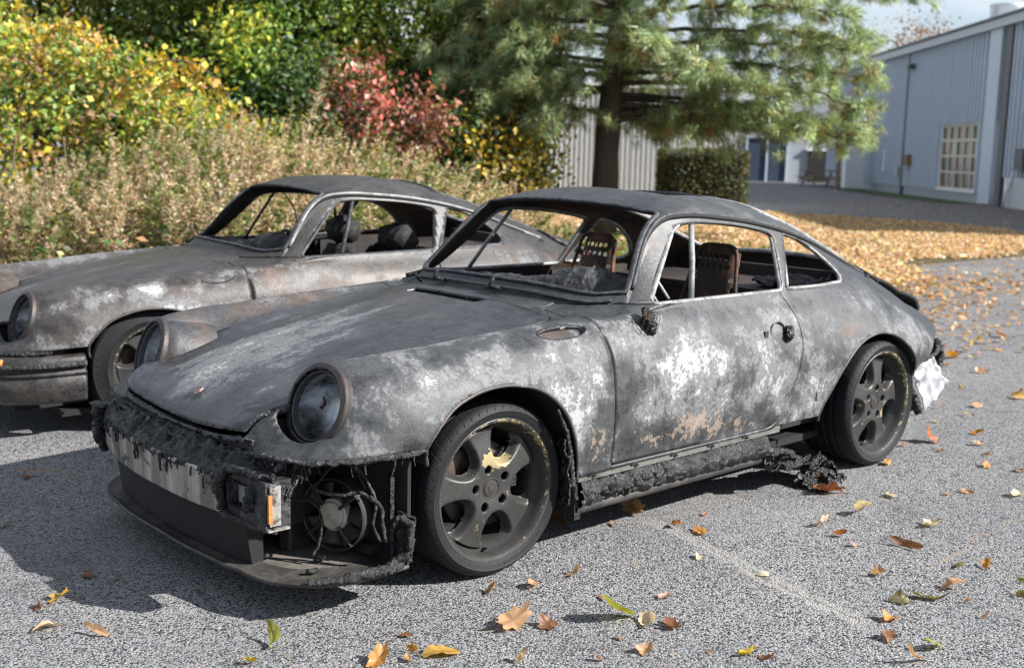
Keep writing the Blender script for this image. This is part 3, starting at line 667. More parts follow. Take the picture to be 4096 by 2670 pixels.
# ---------------------------------------------------------------- headlight
def headlight(root, s, broken=True):
    h = empty('headlight', parent=root); c = HL_C*np.array([1, s, 1]); n = HL_N*np.array([1, s, 1]); Mx = rotm(n)
    def put(name, prof, mat, off=(0, 0, 0), ng=56):
        V, F = lathe(prof, ng); V = V+np.array(off); return mobj(name, V@Mx.T+c, F, mat, h, True, None, None, 24)
    put('outer_ring', [(.126, -.016), (.131, -.012), (.1335, .000), (.1325, .006), (.129, .0095), (.1155, .0145), (.1130, .0125), (.111, -.004), (.110, -.02)], M['ring'])
    V, F = lathe([(.160, -.19), (.148, -.12), (.136, -.05), (.1275, -.012), (.112, -.006)], 56); mobj('headlight_bucket', V@Mx.T+c, F, M['body'] if broken else M['body2'], h, True, {'burn': np.tile([.36, .12, .45, .7], (len(V), 1))})
    put('seal_ring', [(.1105, -.02), (.1105, .0), (.107, .005), (.103, .003), (.101, -.01), (.100, -.03)], M['glass_ash'] if broken else M['seal'])
    put('reflector', [(.1005, -.016), (.098, -.035), (.089, -.075), (.071, -.108), (.046, -.128), (.016, -.136), (.0001, -.136)], M['reflector'])
    mb = MB(); a = Mx@np.array([.035, -.02, .065])+c; b = Mx@np.array([.022, -.05, .012])+c; d = Mx@np.array([.03, -.045, -.004])+c
    mb.tube([a*.35+b*.65, b], .004, 6); mb.tube([b, (b+d)/2+.003, d], .006, 8); mb.build('bulb_holder', M['disc'], h, True)
    if broken:
        t = np.linspace(R(70), R(230), 60); P = np.stack([.114*np.cos(t), np.full(60, .010), .114*np.sin(t)], 1)*np.array([-1, 1, 1])
        P[:, 0] *= 1 if s > 0 else -1
        lumpy('melted_edge', (P@Mx.T+c), .0055, M['char_wet'], h, .9, 90, 3, .005, 8)
    return h
# ---------------------------------------------------------------- shared car fittings
def crest_mat():
    t = NT('enamel_crest'); c = t.coord('Object'); s = t.n('SeparateXYZ'); t.t.links.new(c, s.inputs[0])
    a = t.math('GREATER_THAN', t.math('SINE', t.math('MULTIPLY', s.outputs[1], 420.0)), .0)
    k = t.mix(a, (.14, .11, .09), (.10, .022, .02)); k = t.mix(t.math('MULTIPLY', t.noise(160, 3, .6, c), .6), k, (.16, .155, .15)); return t.fin(k, .5, .3)
M['crest'] = crest_mat()
UV2 = lambda pts, n=8: curve(np.array(pts, float), n)
def fit_common(root, car, shell, doors):
    for s, d in zip((1, -1), doors):
        # window frame: bright trim round the door glass and the slim quarter-light post
        P = resample(on_side(DOORG, -.012, s), .012, True); c = P.mean(0); P = c+(P-c)*1.012
        V, F = tube_geo(P, .0125, 8, True, False, .75); mobj('window_frame', V, F, M['frame'] if car == 'near' else M['seal'], d)
        mb = MB(); a = on_side([(-1.183, 1.126)], -.016, s)[0]; b = on_side([(-1.035, .838)], -.016, s)[0]; mb.tube([a, (a+b)/2+np.array([0, .006*s, 0]), b], .0115, 8, flat=.8); mb.build('quarter_light_post', M['frame'] if car == 'near' else M['seal'], d, True)
        # inner door skin so that the door has depth
        q = DOOR*np.array([.955, .97])+np.array([-.05, .012]); lo = on_side(q, -.075, s); n = len(lo); cen = lo.mean(0)
        mobj('inner_panel', np.vstack([lo, cen]), [[i, (i+1) % n, n] for i in range(n)], M['inner'], d, False)
        # rear side window trim
        P = resample(on_side(QUART, -.010, s), .012, True); c = P.mean(0); P = c+(P-c)*1.01
        V, F = tube_geo(P, .0115, 8, True, False, .8); mobj('quarter_window_trim', V, F, M['frame'] if car == 'near' else M['seal'], shell)
        P = resample(on_side(QUART, -.004, s), .012, True); c = P.mean(0); P = c+(P-c)*1.075
        V, F = tube_geo(P, .006, 6, True, False); mobj('quarter_window_seal', V, F, M['seal'], shell)
        # drip rail
        u = np.linspace(9.15, 15.6, 90); P = G(u, s*3.08); P[:, 1] += s*.004; V, F = tube_geo(P, .0085, 8, False, True); mobj('drip_rail', V, F, M['seal'] if car == 'near' else M['frame'], shell)
        u = np.linspace(9.2, 15.2, 80); P = G(u, s*3.40); P[:, 1] += s*.001; V, F = tube_geo(P, .010, 6); mobj('rain_gutter', V, F, M['soot'], shell)
        for arch, nm in ((F_ARCH, 'front_arch_lip'), (R_ARCH, 'rear_arch_lip')):
            P = resample(on_side(arch, -.003, s), .012); V, F = tube_geo(P, .0065, 6); mobj(nm, V, F, M['body'] if car == 'near' else M['ring'], shell, True, {'burn': np.tile([.3, .1, .5, 1], (len(V), 1))})
            # wheel house liner
            Pi = P.copy(); Pi[:, 1] -= s*.012; Q = P.copy(); Q[:, 1] = s*.42; c = np.array([P[:, 0].mean(), 0, .30]); Q[:, [0, 2]] = c[[0, 2]]+(Q[:, [0, 2]]-c[[0, 2]])*1.02; n = len(P)
            V = np.vstack([Pi, Q, [(c[0], s*.42, .1)]]); F = [[i, i+1, n+i+1, n+i] for i in range(n-1)]+[[n+i, n+i+1, 2*n] for i in range(n-1)]
            mobj('wheel_house', V, F, M['soot'], shell, True)
    # windscreen seal and rear window seal
    ws = round_poly(WSP, [.1]*4)
    ws = resample(ws, .03, True); P = G(ws[:, 0], ws[:, 1]); P = resample(P, .012, True); V, F = tube_geo(P, .0125, 8, True, False, .6); V = V+(.003*vnoise(V, 60, 2, 2))[:, None]*np.array([0, 0, 1.]); mobj('windscreen_seal', V, F, M['seal'], shell)
    rw = resample(round_poly(RWP, [.5,.5,.4,.4]), .03, True); P = resample(G(rw[:, 0], rw[:, 1]), .012, True); V, F = tube_geo(P, .012, 8, True, False); mobj('rear_window_seal', V, F, M['frame'] if car == 'near' else M['seal'], shell)
    # floor pan, trunk tub, bulkheads, rear shelf
    mb = MB(); mb.box((-1.20, 0, .165), (3.3, 1.30, .03)); mb.box((.20, 0, .28), (.95, .80, .05)); mb.box((-1.1, 0, .21), (1.3, .24, .08)); mb.build('floor_pan', M['soot'], root)
    mb = MB(); mb.box((-.50, 0, .50), (.03, 1.26, .62)); mb.box((.69, 0, .36), (.03, .84, .20)); mb.box((.1, .44, .40), (1.15, .02, .34)); mb.box((.1, -.44, .40), (1.15, .02, .34)); mb.build('luggage_tub', M['soot'], root)
    mb = MB(); mb.box((-2.46, 0, .52), (.03, 1.16, .66)); mb.box((-2.20, 0, .775), (.55, 1.12, .03)); mb.box((-1.95, 0, .52), (.03, 1.2, .50)); mb.build('rear_bulkhead', M['inner'], root)
    for s in (1, -1):
        mb = MB(); mb.box((-1.80, s*.62, .52), (.55, .03, .60)); mb.build('side_trim', M['inner'], root)
    mb = MB(); mb.box((-2.8, 0, .36), (.6, 1.0, .30)); mb.build('engine_block', M['soot'], root)
def steering_wheel(root, c=(-.93, .36, .775), tilt=28):
    s = empty('steering_wheel', parent=root); Mx = rotm((-math.cos(R(tilt)), 0, math.sin(R(tilt)))); t = np.linspace(0, 2*np.pi, 48, endpoint=False)
    P = np.stack([.185*np.cos(t), 0*t, .185*np.sin(t)], 1)@Mx.T+np.array(c); V, F = tube_geo(P, .010, 8, True, False); mobj('wheel_rim', V, F, M['soot'], s)
    mb = MB()
    for a in (0, 120, 240):
        e = np.array([.18*math.cos(R(a+90)), 0, .18*math.sin(R(a+90))])@Mx.T+np.array(c); mb.tube([np.array(c)-Mx[:, 1]*.03, e], .008, 6)
    mb.tube([np.array(c), np.array(c)-Mx[:, 1]*.3], .02, 8); mb.build('steering_column', M['inner'], s)
def seat_shell(root, y, x0=-1.40, lean=16):
    """perforated steel back of a burnt-out sports seat, its cushion pan and side bars"""
    s = empty('seat', parent=root)
    h = .71; u, v = np.meshgrid(np.linspace(-1, 1, 56), np.linspace(0, 1, 84), indexing='ij')
    half = .195-.095*sst(.25, 1.0, v); X = u*half; Z = v*h; Y = .035*np.abs(u)**4
    V = np.stack([X.ravel(), Y.ravel(), Z.ravel()], 1); idx = np.arange(56*84).reshape(56, 84); q = np.stack([idx[:-1, :-1], idx[1:, :-1], idx[1:, 1:], idx[:-1, 1:]], -1).reshape(-1, 4); T = np.concatenate([q[:, [0, 1, 2]], q[:, [0, 2, 3]]])
    A = V[:, :2].copy()
    cor = round_poly([(-.195, -.01), (.195, -.01), (.188, .22), (.100, h-.002), (-.100, h-.002), (-.188, .22)], [.01, .01, .1, .05, .05, .1])
    V, A, T, ins = cut(V, A, T, poly_sdf(V[:, [0, 2]], cor)); T = T[ins]
    holes = [(x, h-.055, .0125) for x in np.linspace(-.056, .056, 5)]+[(x, h-.098, .0125) for x in np.linspace(-.066, .066, 5)]+[(0, .40, .017), (-.05, .30, .010), (.05, .30, .010)]
    for sx in (-1, 1):
        for z in np.linspace(.12, h-.15, 11): holes.append((sx*(float(np.interp(z, [0, .3, h], [.19, .176, .085]))-.02), z, .0125))
    for hx, hz, hr in holes:
        V, A, T, ins = cut(V, A, T, np.hypot((V[:, 0]-hx)/(.72 if abs(hx) > .1 and hz < h-.11 else 1), V[:, 2]-hz)-hr); T = T[~ins]
    V, A, T = compact(V, A, T)
    Rm = np.array(Matrix.Rotation(R(90), 3, 'Z'))@np.array(Matrix.Rotation(R(-lean), 3, 'X'))   # local -y faces forward
    o = np.array([x0, y, .33]); tr = lambda q: np.asarray(q)@Rm.T+o
    b = mobj('backrest_shell', tr(V), T, M['rust'], s, True); md = b.modifiers.new('sheet', 'SOLIDIFY'); md.thickness = .006; md.offset = 0
    P = resample(cor, .02, True); V, F = tube_geo(tr(np.c_[P[:, 0], .035*np.abs(P[:, 0]/.2)**4, P[:, 1]]), .009, 6, True, False); mobj('backrest_frame', V, F, M['rust'], s)
    crumple('cushion_pan', [(x0+.45, y-.20, .33), (x0+.45, y+.20, .33), (x0, y+.20, .29), (x0, y-.20, .29)], 14, 14, .03, 14, M['pad'], s, 3, .02)
    mb = MB()
    for sx in (-1, 1): mb = MB(); mb.box((x0+.22, y+sx*.2, .26), (.5, .02, .10)); mb.build('seat_rail', M['rust'], s)
    return s
def charred_seat(root, y, x0=-1.35):
    s = empty('seat', parent=root)
    P = np.array([(x0, y, .33), (x0-.10, y, .55), (x0-.20, y, .78)]); lumpy('backrest_padding', P, [.19, .18, .14], M['pad'], s, .25, 9, 4, .03, 16, .5)
    lumpy('headrest', [(x0-.21, y-.11, .88), (x0-.22, y, .895), (x0-.21, y+.11, .88)], [.075, .095, .08], M['pad'], s, .35, 16, 6, .015, 14, .9)
    mb = MB()
    for q in (-.05, .05): mb.tube([(x0-.18, y+q, .74), (x0-.22, y+q, .89)], .007, 6)
    mb.build('headrest_post', M['rust'], s)
    crumple('cushion', [(x0+.45, y-.22, .40), (x0+.45, y+.22, .40), (x0, y+.22, .36), (x0, y-.22, .36)], 14, 14, .04, 12, M['pad'], s, 5, .05)
    return s
def dashboard(root, car):
    # slumped, ribbed remains of the dash pad
    u, v = np.meshgrid(np.linspace(-.58, .58, 130), np.linspace(0, 1, 34), indexing='ij'); y = u.ravel(); w = v.ravel()
    xf = -.60-.12*(np.abs(y)/.58)**2; x = xf-.02-.27*w; z = .828+.065*np.sin(np.pi*np.clip(w*1.05, 0, 1))*(1+.45*np.exp(-((y-.36)/.17)**2))-.14*sst(.72, 1, w)
    z = z+.035*np.exp(-((y-.36)/.16)**2)*np.sin(np.pi*w)-.03*sst(-.05, -.5, y)
    P = np.stack([x, y, z], 1); rib = np.maximum(0, np.sin(y*90+3*vnoise(P, 5, 1, 2)))**6*sst(.0, .25, y)
    P[:, 2] += .006*vnoise(P, 26, 2, 3)*2+.007*rib*np.sin(np.pi*w)
    idx = np.arange(130*34).reshape(130, 34); F = np.stack([idx[:-1, :-1], idx[1:, :-1], idx[1:, 1:], idx[:-1, 1:]], -1).reshape(-1, 4)
    d = mobj('dashboard', P, F, M['char_ash'] if car == 'near' else M['pad'], root)
    mb = MB(); mb.box((-.80, 0, .66), (.05, 1.16, .20)); mb.box((-.70, 0, .60), (.25, 1.1, .02)); mb.build('dash_frame', M['inner'], d)
    mb = MB(); mb.tube(curve([(-.62, -.60, .84), (-.74, -.50, .87), (-.80, -.34, .85), (-.78, -.22, .83)], 8), .010, 8); mb.build('demister_duct', M['soot'], d, True)
    return d
def fuel_bowl(root, shell):
    # shallow filler recess behind the missing flap, on the sloping shoulder of the wing
    bv = BODY[0]; bv = bv[(bv[:, 1] > .5) & (bv[:, 0] < 0) & (bv[:, 0] > -.6) & (bv[:, 2] > .5)]; bq = (bv[:, 2]-bv[:, 1])*.7071
    def sq(x, q):
        d = (bv[:, 0]-x)**2+(bq-q)**2; k = np.argpartition(d, 5)[:5]; w = 1/(d[k]+1e-6); y, z = (w*bv[k, 1]).sum()/w.sum(), (w*bv[k, 2]).sum()/w.sum(); e = q-(z-y)*.7071; return np.array([x, y-e*.7071, z+e*.7071])
    a = np.linspace(0, 2*np.pi, 48, endpoint=False); n = 48; nin = np.array([0, -.64, -.77])
    P = np.array([sq(-.315+.110*math.cos(t), .064+.0355*math.sin(t)) for t in a]); Q = np.array([sq(-.315+.100*math.cos(t), .064+.030*math.sin(t)) for t in a])+nin*.020; c = Q.mean(0)+nin*.004
    V = np.vstack([P+nin*.003, Q, [c]]); F = [[i, (i+1) % n, n+(i+1) % n, n+i] for i in range(n)]+[[n+i, n+(i+1) % n, 2*n] for i in range(n)]
    mobj('fuel_filler_bowl', V, F, M['body'], shell, True, {'burn': np.tile([.25, 0, .60, 1], (len(V), 1))}, None, 40)
    V, F = tube_geo(P+nin*.001, .0028, 6, True, False); mobj('fuel_flap_rim', V, F, M['soot'], shell)

# ---------------------------------------------------------------- near car
def near_car():
    root = empty('sports_car')
    tag(root, 'burnt-out grey sports car with bare five-spoke alloy wheels and its front bumper melted away', 'car', 'burnt-out sports cars')
    shell, hood, lid, doors, _ = build_body(root, 'near'); fit_common(root, 'near', shell, doors); fuel_bowl(root, shell)
    for s in (1, -1): headlight(root, s, True)
    # hood crest
    n = 7; sh = np.array([(-.030, .026), (-.028, -.026), (-.006, -.030), (.018, -.020), (.040, 0), (.018, .020), (-.006, .030)])[:, :] * .66
    def htop(x, y):
        hv = BODY[0]; d = (hv[:, 0]-x)**2+(hv[:, 1]-y)**2+10*(hv[:, 2] < .3); k = np.argpartition(d, 4)[:4]; w = 1/(d[k]+1e-6); return (w*hv[k, 2]).sum()/w.sum()
    cx, cy = .690, 0.0; V = np.array([(cx+a, cy+b, htop(cx+a, cy+b)+.030) for a, b in sh]); V2 = np.array([(cx+a*.86, cy+b*.86, htop(cx+a, cy+b)+.035) for a, b in sh])
    mobj('crest_emblem', np.vstack([V, V2]), [[i, (i+1) % n, n+(i+1) % n, n+i] for i in range(n)]+[list(range(n, 2*n))], M['crest'], hood, False)
    # cowl: slot box, wiper spindles, washer hole
    mb = MB(); mb.box((-.385, -.03, .775), (.10, .48, .012)); mb.box((-.420, -.03, .80), (.01, .48, .06)); mb.build('air_intake', M['soot'], shell)
    for y in (-.27, .10):
        q = G(np.array([8.75]), np.array([y/.27]))[0]; mb = MB(); P = np.array([q+[.03, 0, .0], q+[.034, .004, .022], q+[.028, .012, .045]]); mb.tube(P, [.014, .010, .006], 7); mb.tube([q+[.03, -.03, .004], q+[.03, .045, .006]], .009, 6); mb.build('wiper_spindle', M['char'], shell, True)
    # windscreen lower moulding
    u = np.linspace(-2.6, 2.6, 90); P = G(np.full(90, 8.95), u); V, F = tube_geo(P+np.array([.010, 0, .002]), .006, 8); mobj('cowl_moulding', V, F, M['seal'], shell)
    # ragged lower edge of the front wings
    e = np.array([G(np.array([0.04]), np.array([v]))[0] for v in np.linspace(.5, 9.9, 60)])
    for s in (1, -1): lumpy('melted_wing_edge', e*np.array([1, s, 1])+np.array([0, 0, -.006]), [.008, .010, .009, .008, .010, .008], M['char_ash'], shell, .8, 55, 4+s, .006, 10)
    # exposed aluminium bumper beam
    y = np.linspace(-.615, .405, 60); xf = .832-.085*(np.abs(y)/.615)**2.4
    prof = [(0, .292), (.004, .288), (.0, .30), (.002, .405), (-.006, .412), (-.05, .412), (-.05, .292)]
    pr = np.array([(0, .292), (.002, .30), (.002, .402), (-.003, .410), (-.055, .412), (-.055, .288), (-.005, .287)]); k = len(pr)
    V = np.array([[(xf[i]+a, y[i], b) for a, b in pr] for i in range(60)]).reshape(-1, 3); F = [[i*k+j, i*k+(j+1) % k, (i+1)*k+(j+1) % k, (i+1)*k+j] for i in range(59) for j in range(k)]+[list(range(k)), [59*k+j for j in range(k)][::-1]]
    beam = mobj('bumper_beam', V, F, M['alu'], root, True, None, None, 30)
    # melted bumper skin lying on the beam
    uu, vv = np.meshgrid(np.linspace(-.64, .66, 210), np.linspace(0, 1, 40), indexing='ij'); y = uu.ravel(); w = vv.ravel()
    xf = .838-.085*(np.minimum(np.abs(y), .66)/.615)**2.4; x = xf-.115*w; z = .404+.075*w; P = np.stack([x, y, z], 1)
    h = vnoise(P, 26, 11, 4, .62); h2 = 1-np.abs(vnoise(P, 17, 12, 3)); hp = .020*h+.036*(h2-.70)
    P[:, 2] += hp*np.sin(np.pi*np.clip(w*.9+.08, 0, 1))+.012*sst(.0, .12, w)-.012*sst(.12, 0, w)*(.4+.6*sst(-.2, .5, vnoise(P, 14, 15, 2))); P[:, 0] += .012*h*(1-w)
    idx = np.arange(len(y)).reshape(210, 40); F = np.stack([idx[:-1, :-1], idx[1:, :-1], idx[1:, 1:], idx[:-1, 1:]], -1).reshape(-1, 4)
    sk = mobj('melted_bumper_skin', P, F, M['char_wet'], root); md = sk.modifiers.new('sheet', 'SOLIDIFY'); md.thickness = .006
    lumpy('melted_ridge', [(x_, y_, z_) for x_, y_, z_ in zip([.70, .735, .765, .775, .765, .735, .69], [-.60, -.45, -.2, 0, .2, .43, .60], [.455, .455, .452, .45, .455, .46, .468])], .010, M['char_wet'], sk, 1.0, 34, 21, .006, 12)
    lumpy('melted_curl', [(.735, .585, .455), (.72, .60, .475), (.70, .59, .468), (.715, .575, .458)], .012, M['char_ash'], sk, .5, 50, 4, .005, 10)
    lumpy('melted_corner', [(.76, -.63, .44), (.765, -.645, .38), (.76, -.64, .32), (.745, -.63, .26)], [.026, .02, .024, .012], M['char_wet'], sk, .9, 40, 8, .006, 12)
    dr = MB(); rd = np.random.default_rng(77)
    for i in range(46):
        y_ = rd.uniform(-.60, .62); x_ = .840-.085*(abs(y_)/.615)**2.4+.002; z_ = .408+.01*rd.random(); L_ = .012+.05*rd.random()**2; strand(dr, [(x_, y_, z_), (x_+.004, y_+.006*rd.normal(), z_-L_*.5), (x_+.002, y_+.008*rd.normal(), z_-L_)], .0022+.002*rd.random(), 300+i)
    for i in range(40):
        q = G(np.array([.04]), np.array([rd.uniform(2.5, 9.6)]))[0]; L_ = .012+.06*rd.random()**2.5; strand(dr, [q, q+[.004*rd.normal(), .004*rd.normal(), -L_*.5], q+[.01*rd.normal(), .008*rd.normal(), -L_]], .0018+.0018*rd.random(), 360+i)
    dr.build('melted_drips', M['char'], sk, True)['kind'] = 'stuff'
    # lamp box on the beam's end with a rectangular window through it
    lb = empty('fog_lamp_housing', parent=root)
    mb = MB(); X0, X1, Y0, Y1, Z0, Z1 = .700, .800, .40, .645, .300, .455
    def fr(y0, y1, z0, z1): mb.box(((X0+X1)/2+.012, (y0+y1)/2, (z0+z1)/2), (.082, y1-y0, z1-z0))
    fr(Y0, Y1-.002, Z0, .326); fr(Y0, Y1-.002, .416, Z1-.012); fr(Y0, .425, .326, .416); fr(.540, Y1-.002, .326, .416)
    o = mb.build('housing_frame', M['char_ash'], lb)
    lumpy('melted_rim', [(.815, .400, .31), (.815, .395, .40), (.81, .42, .440), (.80, .50, .447), (.795, .60, .450), (.775, .645, .455)], [.014, .018, .014, .013, .014, .012], M['char_wet'], lb, .8, 40, 2, .005, 12)
    lumpy('melted_lump', [(.803, .55, .345), (.806, .565, .38), (.80, .56, .41)], [.022, .026, .02], M['char_ash'], lb, .5, 55, 5, .005, 12)
    mb = MB(); mb.box((.775, .648, .372), (.036, .006, .118)); mb.box((.765, .63, .300), (.070, .05, .006)); mb.build('side_plate', M['alu'], lb)
    mb = MB(); mb.box((.792, .6455, .365), (.012, .014, .085)); mb.build('lens_remains', M['orange'], lb)
    mb = MB(); mb.box((.770, .455, .372), (.004, .05, .08)); mb.box((.735, .515, .36), (.004, .05, .05)); mb.build('reflector_strip', M['foil'], lb)
    lumpy('lower_char_edge', [(.815, .40, .298), (.805, .50, .295), (.795, .60, .296), (.775, .65, .30)], .010, M['char_ash'], lb, .8, 60, 6, .005, 10)
    # lower valance behind the beam and the lip tray
    y = np.linspace(-.60, .44, 40); xv = .792-.07*(np.abs(y)/.6)**2.2
    V = np.array([[(xv[i], y[i], .285), (xv[i]-.008, y[i], .21), (xv[i]-.022, y[i], .128), (xv[i]-.06, y[i], .128), (xv[i]-.06, y[i], .285)] for i in range(40)]).reshape(-1, 3)
    F = [[i*5+j, i*5+(j+1) % 5, i*5+5+(j+1) % 5, i*5+5+j] for i in range(39) for j in range(5)]+[[0, 1, 2, 3, 4], [199, 198, 197, 196, 195]]
    mobj('lower_valance', V+(.006*vnoise(V, 9, 5, 3))[:, None]*np.array([1., .3, .6]), F, M['soot'], root, True, None, None, 30)
    lip = curve([(.30, -.74), (.50, -.755), (.66, -.72), (.755, -.60), (.79, -.42), (.812, 0), (.79, .42), (.755, .60), (.66, .715), (.52, .745), (.36, .735)], 8); n = len(lip); cen = np.array([.45, 0])
    nrm = lip-cen; nrm /= np.linalg.norm(nrm, axis=1)[:, None]
    rows = [(-.13, .128), (-.03, .120), (-.006, .121), (.000, .126), (.004, .122), (.004, .115), (-.004, .110), (-.05, .108), (-.13, .110)]
    V = np.array([[(*(lip[i]+nrm[i]*a), b) for a, b in rows] for i in range(n)]).reshape(-1, 3); k = len(rows); F = [[i*k+j, i*k+j+1, (i+1)*k+j+1, (i+1)*k+j] for i in range(n-1) for j in range(k-1)]
    V[:, 2] += .009*vnoise(V, 5, 21, 3)*sst(.45, .7, V[:, 0]); V[:, :2] += (.004*vnoise(V, 16, 23, 2))[:, None]
    ls = mobj('lip_spoiler', V, F, M['lip'], root)
    inn = lip+nrm*-.12; V = np.r_[np.c_[inn, np.full(n, .126)], [(.45, 0, .130)]]; mobj('lip_tray', V, [[i, i+1, n] for i in range(n-1)], M['pan'], ls, False)
    lumpy('melted_lip_edge', [(.70, .70, .135), (.60, .742, .138), (.48, .757, .14), (.40, .755, .145)], [.010, .012, .014, .016], M['char_ash'], ls, .9, 60, 3, .005, 10)
    crumple('melted_wing_liner', [(.405, .70, .14), (.375, .775, .15), (.37, .775, .285), (.39, .715, .30)], 26, 30, .02, 22, M['char'], ls, 8, .008, 1, .03)
    lumpy('melted_hook', [(.42, .745, .15), (.385, .775, .18), (.38, .775, .27), (.40, .74, .285), (.415, .72, .24)], [.016, .012, .012, .012, .009], M['char_ash'], ls, .6, 60, 9, .005, 10)
    for q in [(.66, .42, .135), (.62, .62, .135), (.71, .25, .135), (.55, .55, .137), (.73, .05, .135)]:
        mb = MB(); mb.tube([np.array(q), np.array(q)+[.02, .015, .006], np.array(q)+[.035, .0, .002]], .008, 6); mb.build('loose_debris', M['char_ash'], ls, True)
    # cooler fan in the wing
    fan = empty('cooling_fan', parent=root); c = np.array([.505, .545, .268]); ax = np.array([.93, .37, .0]); Mx = rotm(ax)
    def put(name, V, F, mat, smooth=True): return mobj(name, np.asarray(V)@Mx.T+c, F, mat, fan, smooth, None, None, 22)
    put('fan_ring', *lathe([(.112, -.03), (.118, -.028), (.118, .012), (.114, .016), (.110, .012), (.110, -.03)], 48), M['fan'])
    put('motor', *lathe([(.0001, .026), (.005, .0265), (.007, .023), (.039, .022), (.042, .020), (.044, .014), (.048, .013), (.052, .010), (.052, -.02), (.0001, -.03)], 40), M['fan_hub'])
    for i in range(7):
        a0 = R(20+i*360/7); uu = np.linspace(.050, .108, 7); V = []
        for r_ in uu:
            wd = R(17+3*(r_-.04)/.06); V += [(r_*math.cos(a0-wd), -.014, r_*math.sin(a0-wd)), (r_*math.cos(a0+wd), .008, r_*math.sin(a0+wd))]
        o = put('fan_blade', V, [[2*i_, 2*i_+2, 2*i_+3, 2*i_+1] for i_ in range(6)], M['fan']); md = o.modifiers.new('sheet', 'SOLIDIFY'); md.thickness = .0025
    for a in (50, 140, 230, 320):
        mb = MB(); e = np.array([.116*math.cos(R(a)), .016, .116*math.sin(R(a))]); q = np.array([.042*math.cos(R(a)), .022, .042*math.sin(R(a))]); mb.tube([q@Mx.T+c, e@Mx.T+c], .006, 6); mb.build('fan_strut', M['fan'], fan)
    mb = MB(); mb.box((.43, .53, .30), (.02, .42, .36), Matrix.Rotation(R(22), 3, 'Z')); mb.build('cooler_core', M['soot'], root)
    mb = MB(); mb.box((.555, .395, .265), (.11, .012, .26)); mb.box((.60, .415, .265), (.012, .045, .25)); mb.build('cooler_side_plate', M['fan'], root)
    mb = MB(); mb.box((.38, .665, .27), (.012, .13, .28), Matrix.Rotation(R(-30), 3, 'Z')); mb.build('wing_liner', M['char'], root)
    mb = MB(); mb.tube([(.60, .45, .46), (.60, .452, .31)], .016, 8, flat=.5); mb.build('headlight_bracket', M['fan'], root)
    # burnt wiring
    wr = empty('burnt_wiring', parent=root)
    def wire(pts, r, seed, mat='char_ash'):
        mb = MB(); strand(mb, pts, r, seed); mb.build('wire', M[mat], wr, True)
    wire([(.62, .46, .445), (.60, .52, .405), (.60, .60, .375), (.545, .66, .365), (.50, .70, .37), (.48, .715, .345)], .0065, 1)
    wire([(.645, .44, .335), (.62, .50, .325), (.60, .545, .33), (.58, .575, .30), (.575, .58, .25), (.58, .575, .20), (.595, .56, .155)], .0048, 2)
    wire([(.60, .545, .33), (.575, .565, .39), (.55, .60, .44), (.53, .62, .475)], .0042, 3)
    wire([(.49, .71, .36), (.46, .725, .33), (.455, .73, .27), (.45, .735, .22)], .0068, 4)
    wire([(.52, .67, .46), (.485, .70, .40), (.47, .72, .33), (.48, .715, .27), (.46, .73, .22)], .005, 5)
    wire([(.52, .62, .475), (.50, .66, .43), (.49, .69, .38)], .0035, 6)
    # rocker: bare strip, charred sill cover, lower sill
    xs = np.linspace(-.335, -1.47, 60)
    def band(prof, x0, x1, n=60):
        xs = np.linspace(x0, x1, n); k = len(prof); V = np.array([[(x, a, b) for a, b in prof] for x in xs]).reshape(-1, 3); return V, [[i*k+j, i*k+j+1, (i+1)*k+j+1, (i+1)*k+j] for i in range(n-1) for j in range(k-1)]
    mobj('sill_strip', *band([(.755, .300), (.777, .298), (.781, .294), (.779, .270), (.770, .267)], -.335, -1.52), M['strip'], root, False)
    clip = mesh_data('sill_clip', *(lambda m: (np.concatenate(m.V), m.F))(MB().box((0, 0, 0), (.035, .006, .010)).box((-.012, .002, -.006), (.012, .008, .008))), M['soot'], False)
    for x in (-.40, -.62, -.84, -1.06, -1.28): obj_from('sill_clip', clip, root, (x, .782, .288))
    u, a = np.meshgrid(np.linspace(0, 1, 240), np.linspace(0, 2*np.pi, 40, endpoint=False), indexing='ij'); u = u.ravel(); a = a.ravel(); x = -.352-1.085*u
    P = np.stack([x, .754+.040*np.cos(a), .222+.051*np.sin(a)], 1); h = vnoise(P, 30, 31, 4, .62); cr = np.abs(vnoise(P*np.array([1, 1.6, 1.6]), 16, 33, 2)); d = .010*h-.016*np.exp(-(cr/.07)**2)*sst(.75, .3, u)+.004*vnoise(P, 80, 35, 2)
    P[:, 1] += d*np.cos(a)*1.2; P[:, 2] += d*np.sin(a); idx = np.arange(240*40).reshape(240, 40); nx = np.roll(idx, -1, 1); F = np.stack([idx[:-1], nx[:-1], nx[1:], idx[1:]], -1).reshape(-1, 4)
    F = [list(f) for f in F.tolist()]+[idx[0].tolist(), idx[-1].tolist()[::-1]]
    mobj('charred_sill_cover', P, F, M['sill'], root)
    mobj('lower_sill', *band([(.70, .21), (.765, .185), (.772, .165), (.762, .148), (.735, .140), (.66, .138)], -.345, -1.42), M['lip'], root)
    mb = MB(); mb.box((-.35, .70, .20), (.03, .13, .14)); mb.build('sill_end', M['char'], root)
    crumple('hanging_liner', [(-.285, .72, .44), (-.245, .80, .44), (-.285, .80, .20), (-.32, .72, .20)], 20, 40, .022, 18, M['char_wet'], root, 14, .008, 1, .03)
    lumpy('liner_edge', [(-.205, .80, .55), (-.25, .80, .47), (-.275, .80, .38), (-.29, .80, .28), (-.315, .79, .215)], [.005, .007, .009, .010, .009], M['char'], root, .7, 50, 3, .006, 10)
    rag = crumple('melted_sill_rag', [(-1.44, .66, .20), (-1.44, .80, .16), (-1.90, .80, .05), (-1.88, .62, .06)], 46, 30, .055, 11, M['char_wet'], root, 17, .006, 1.2, .05)
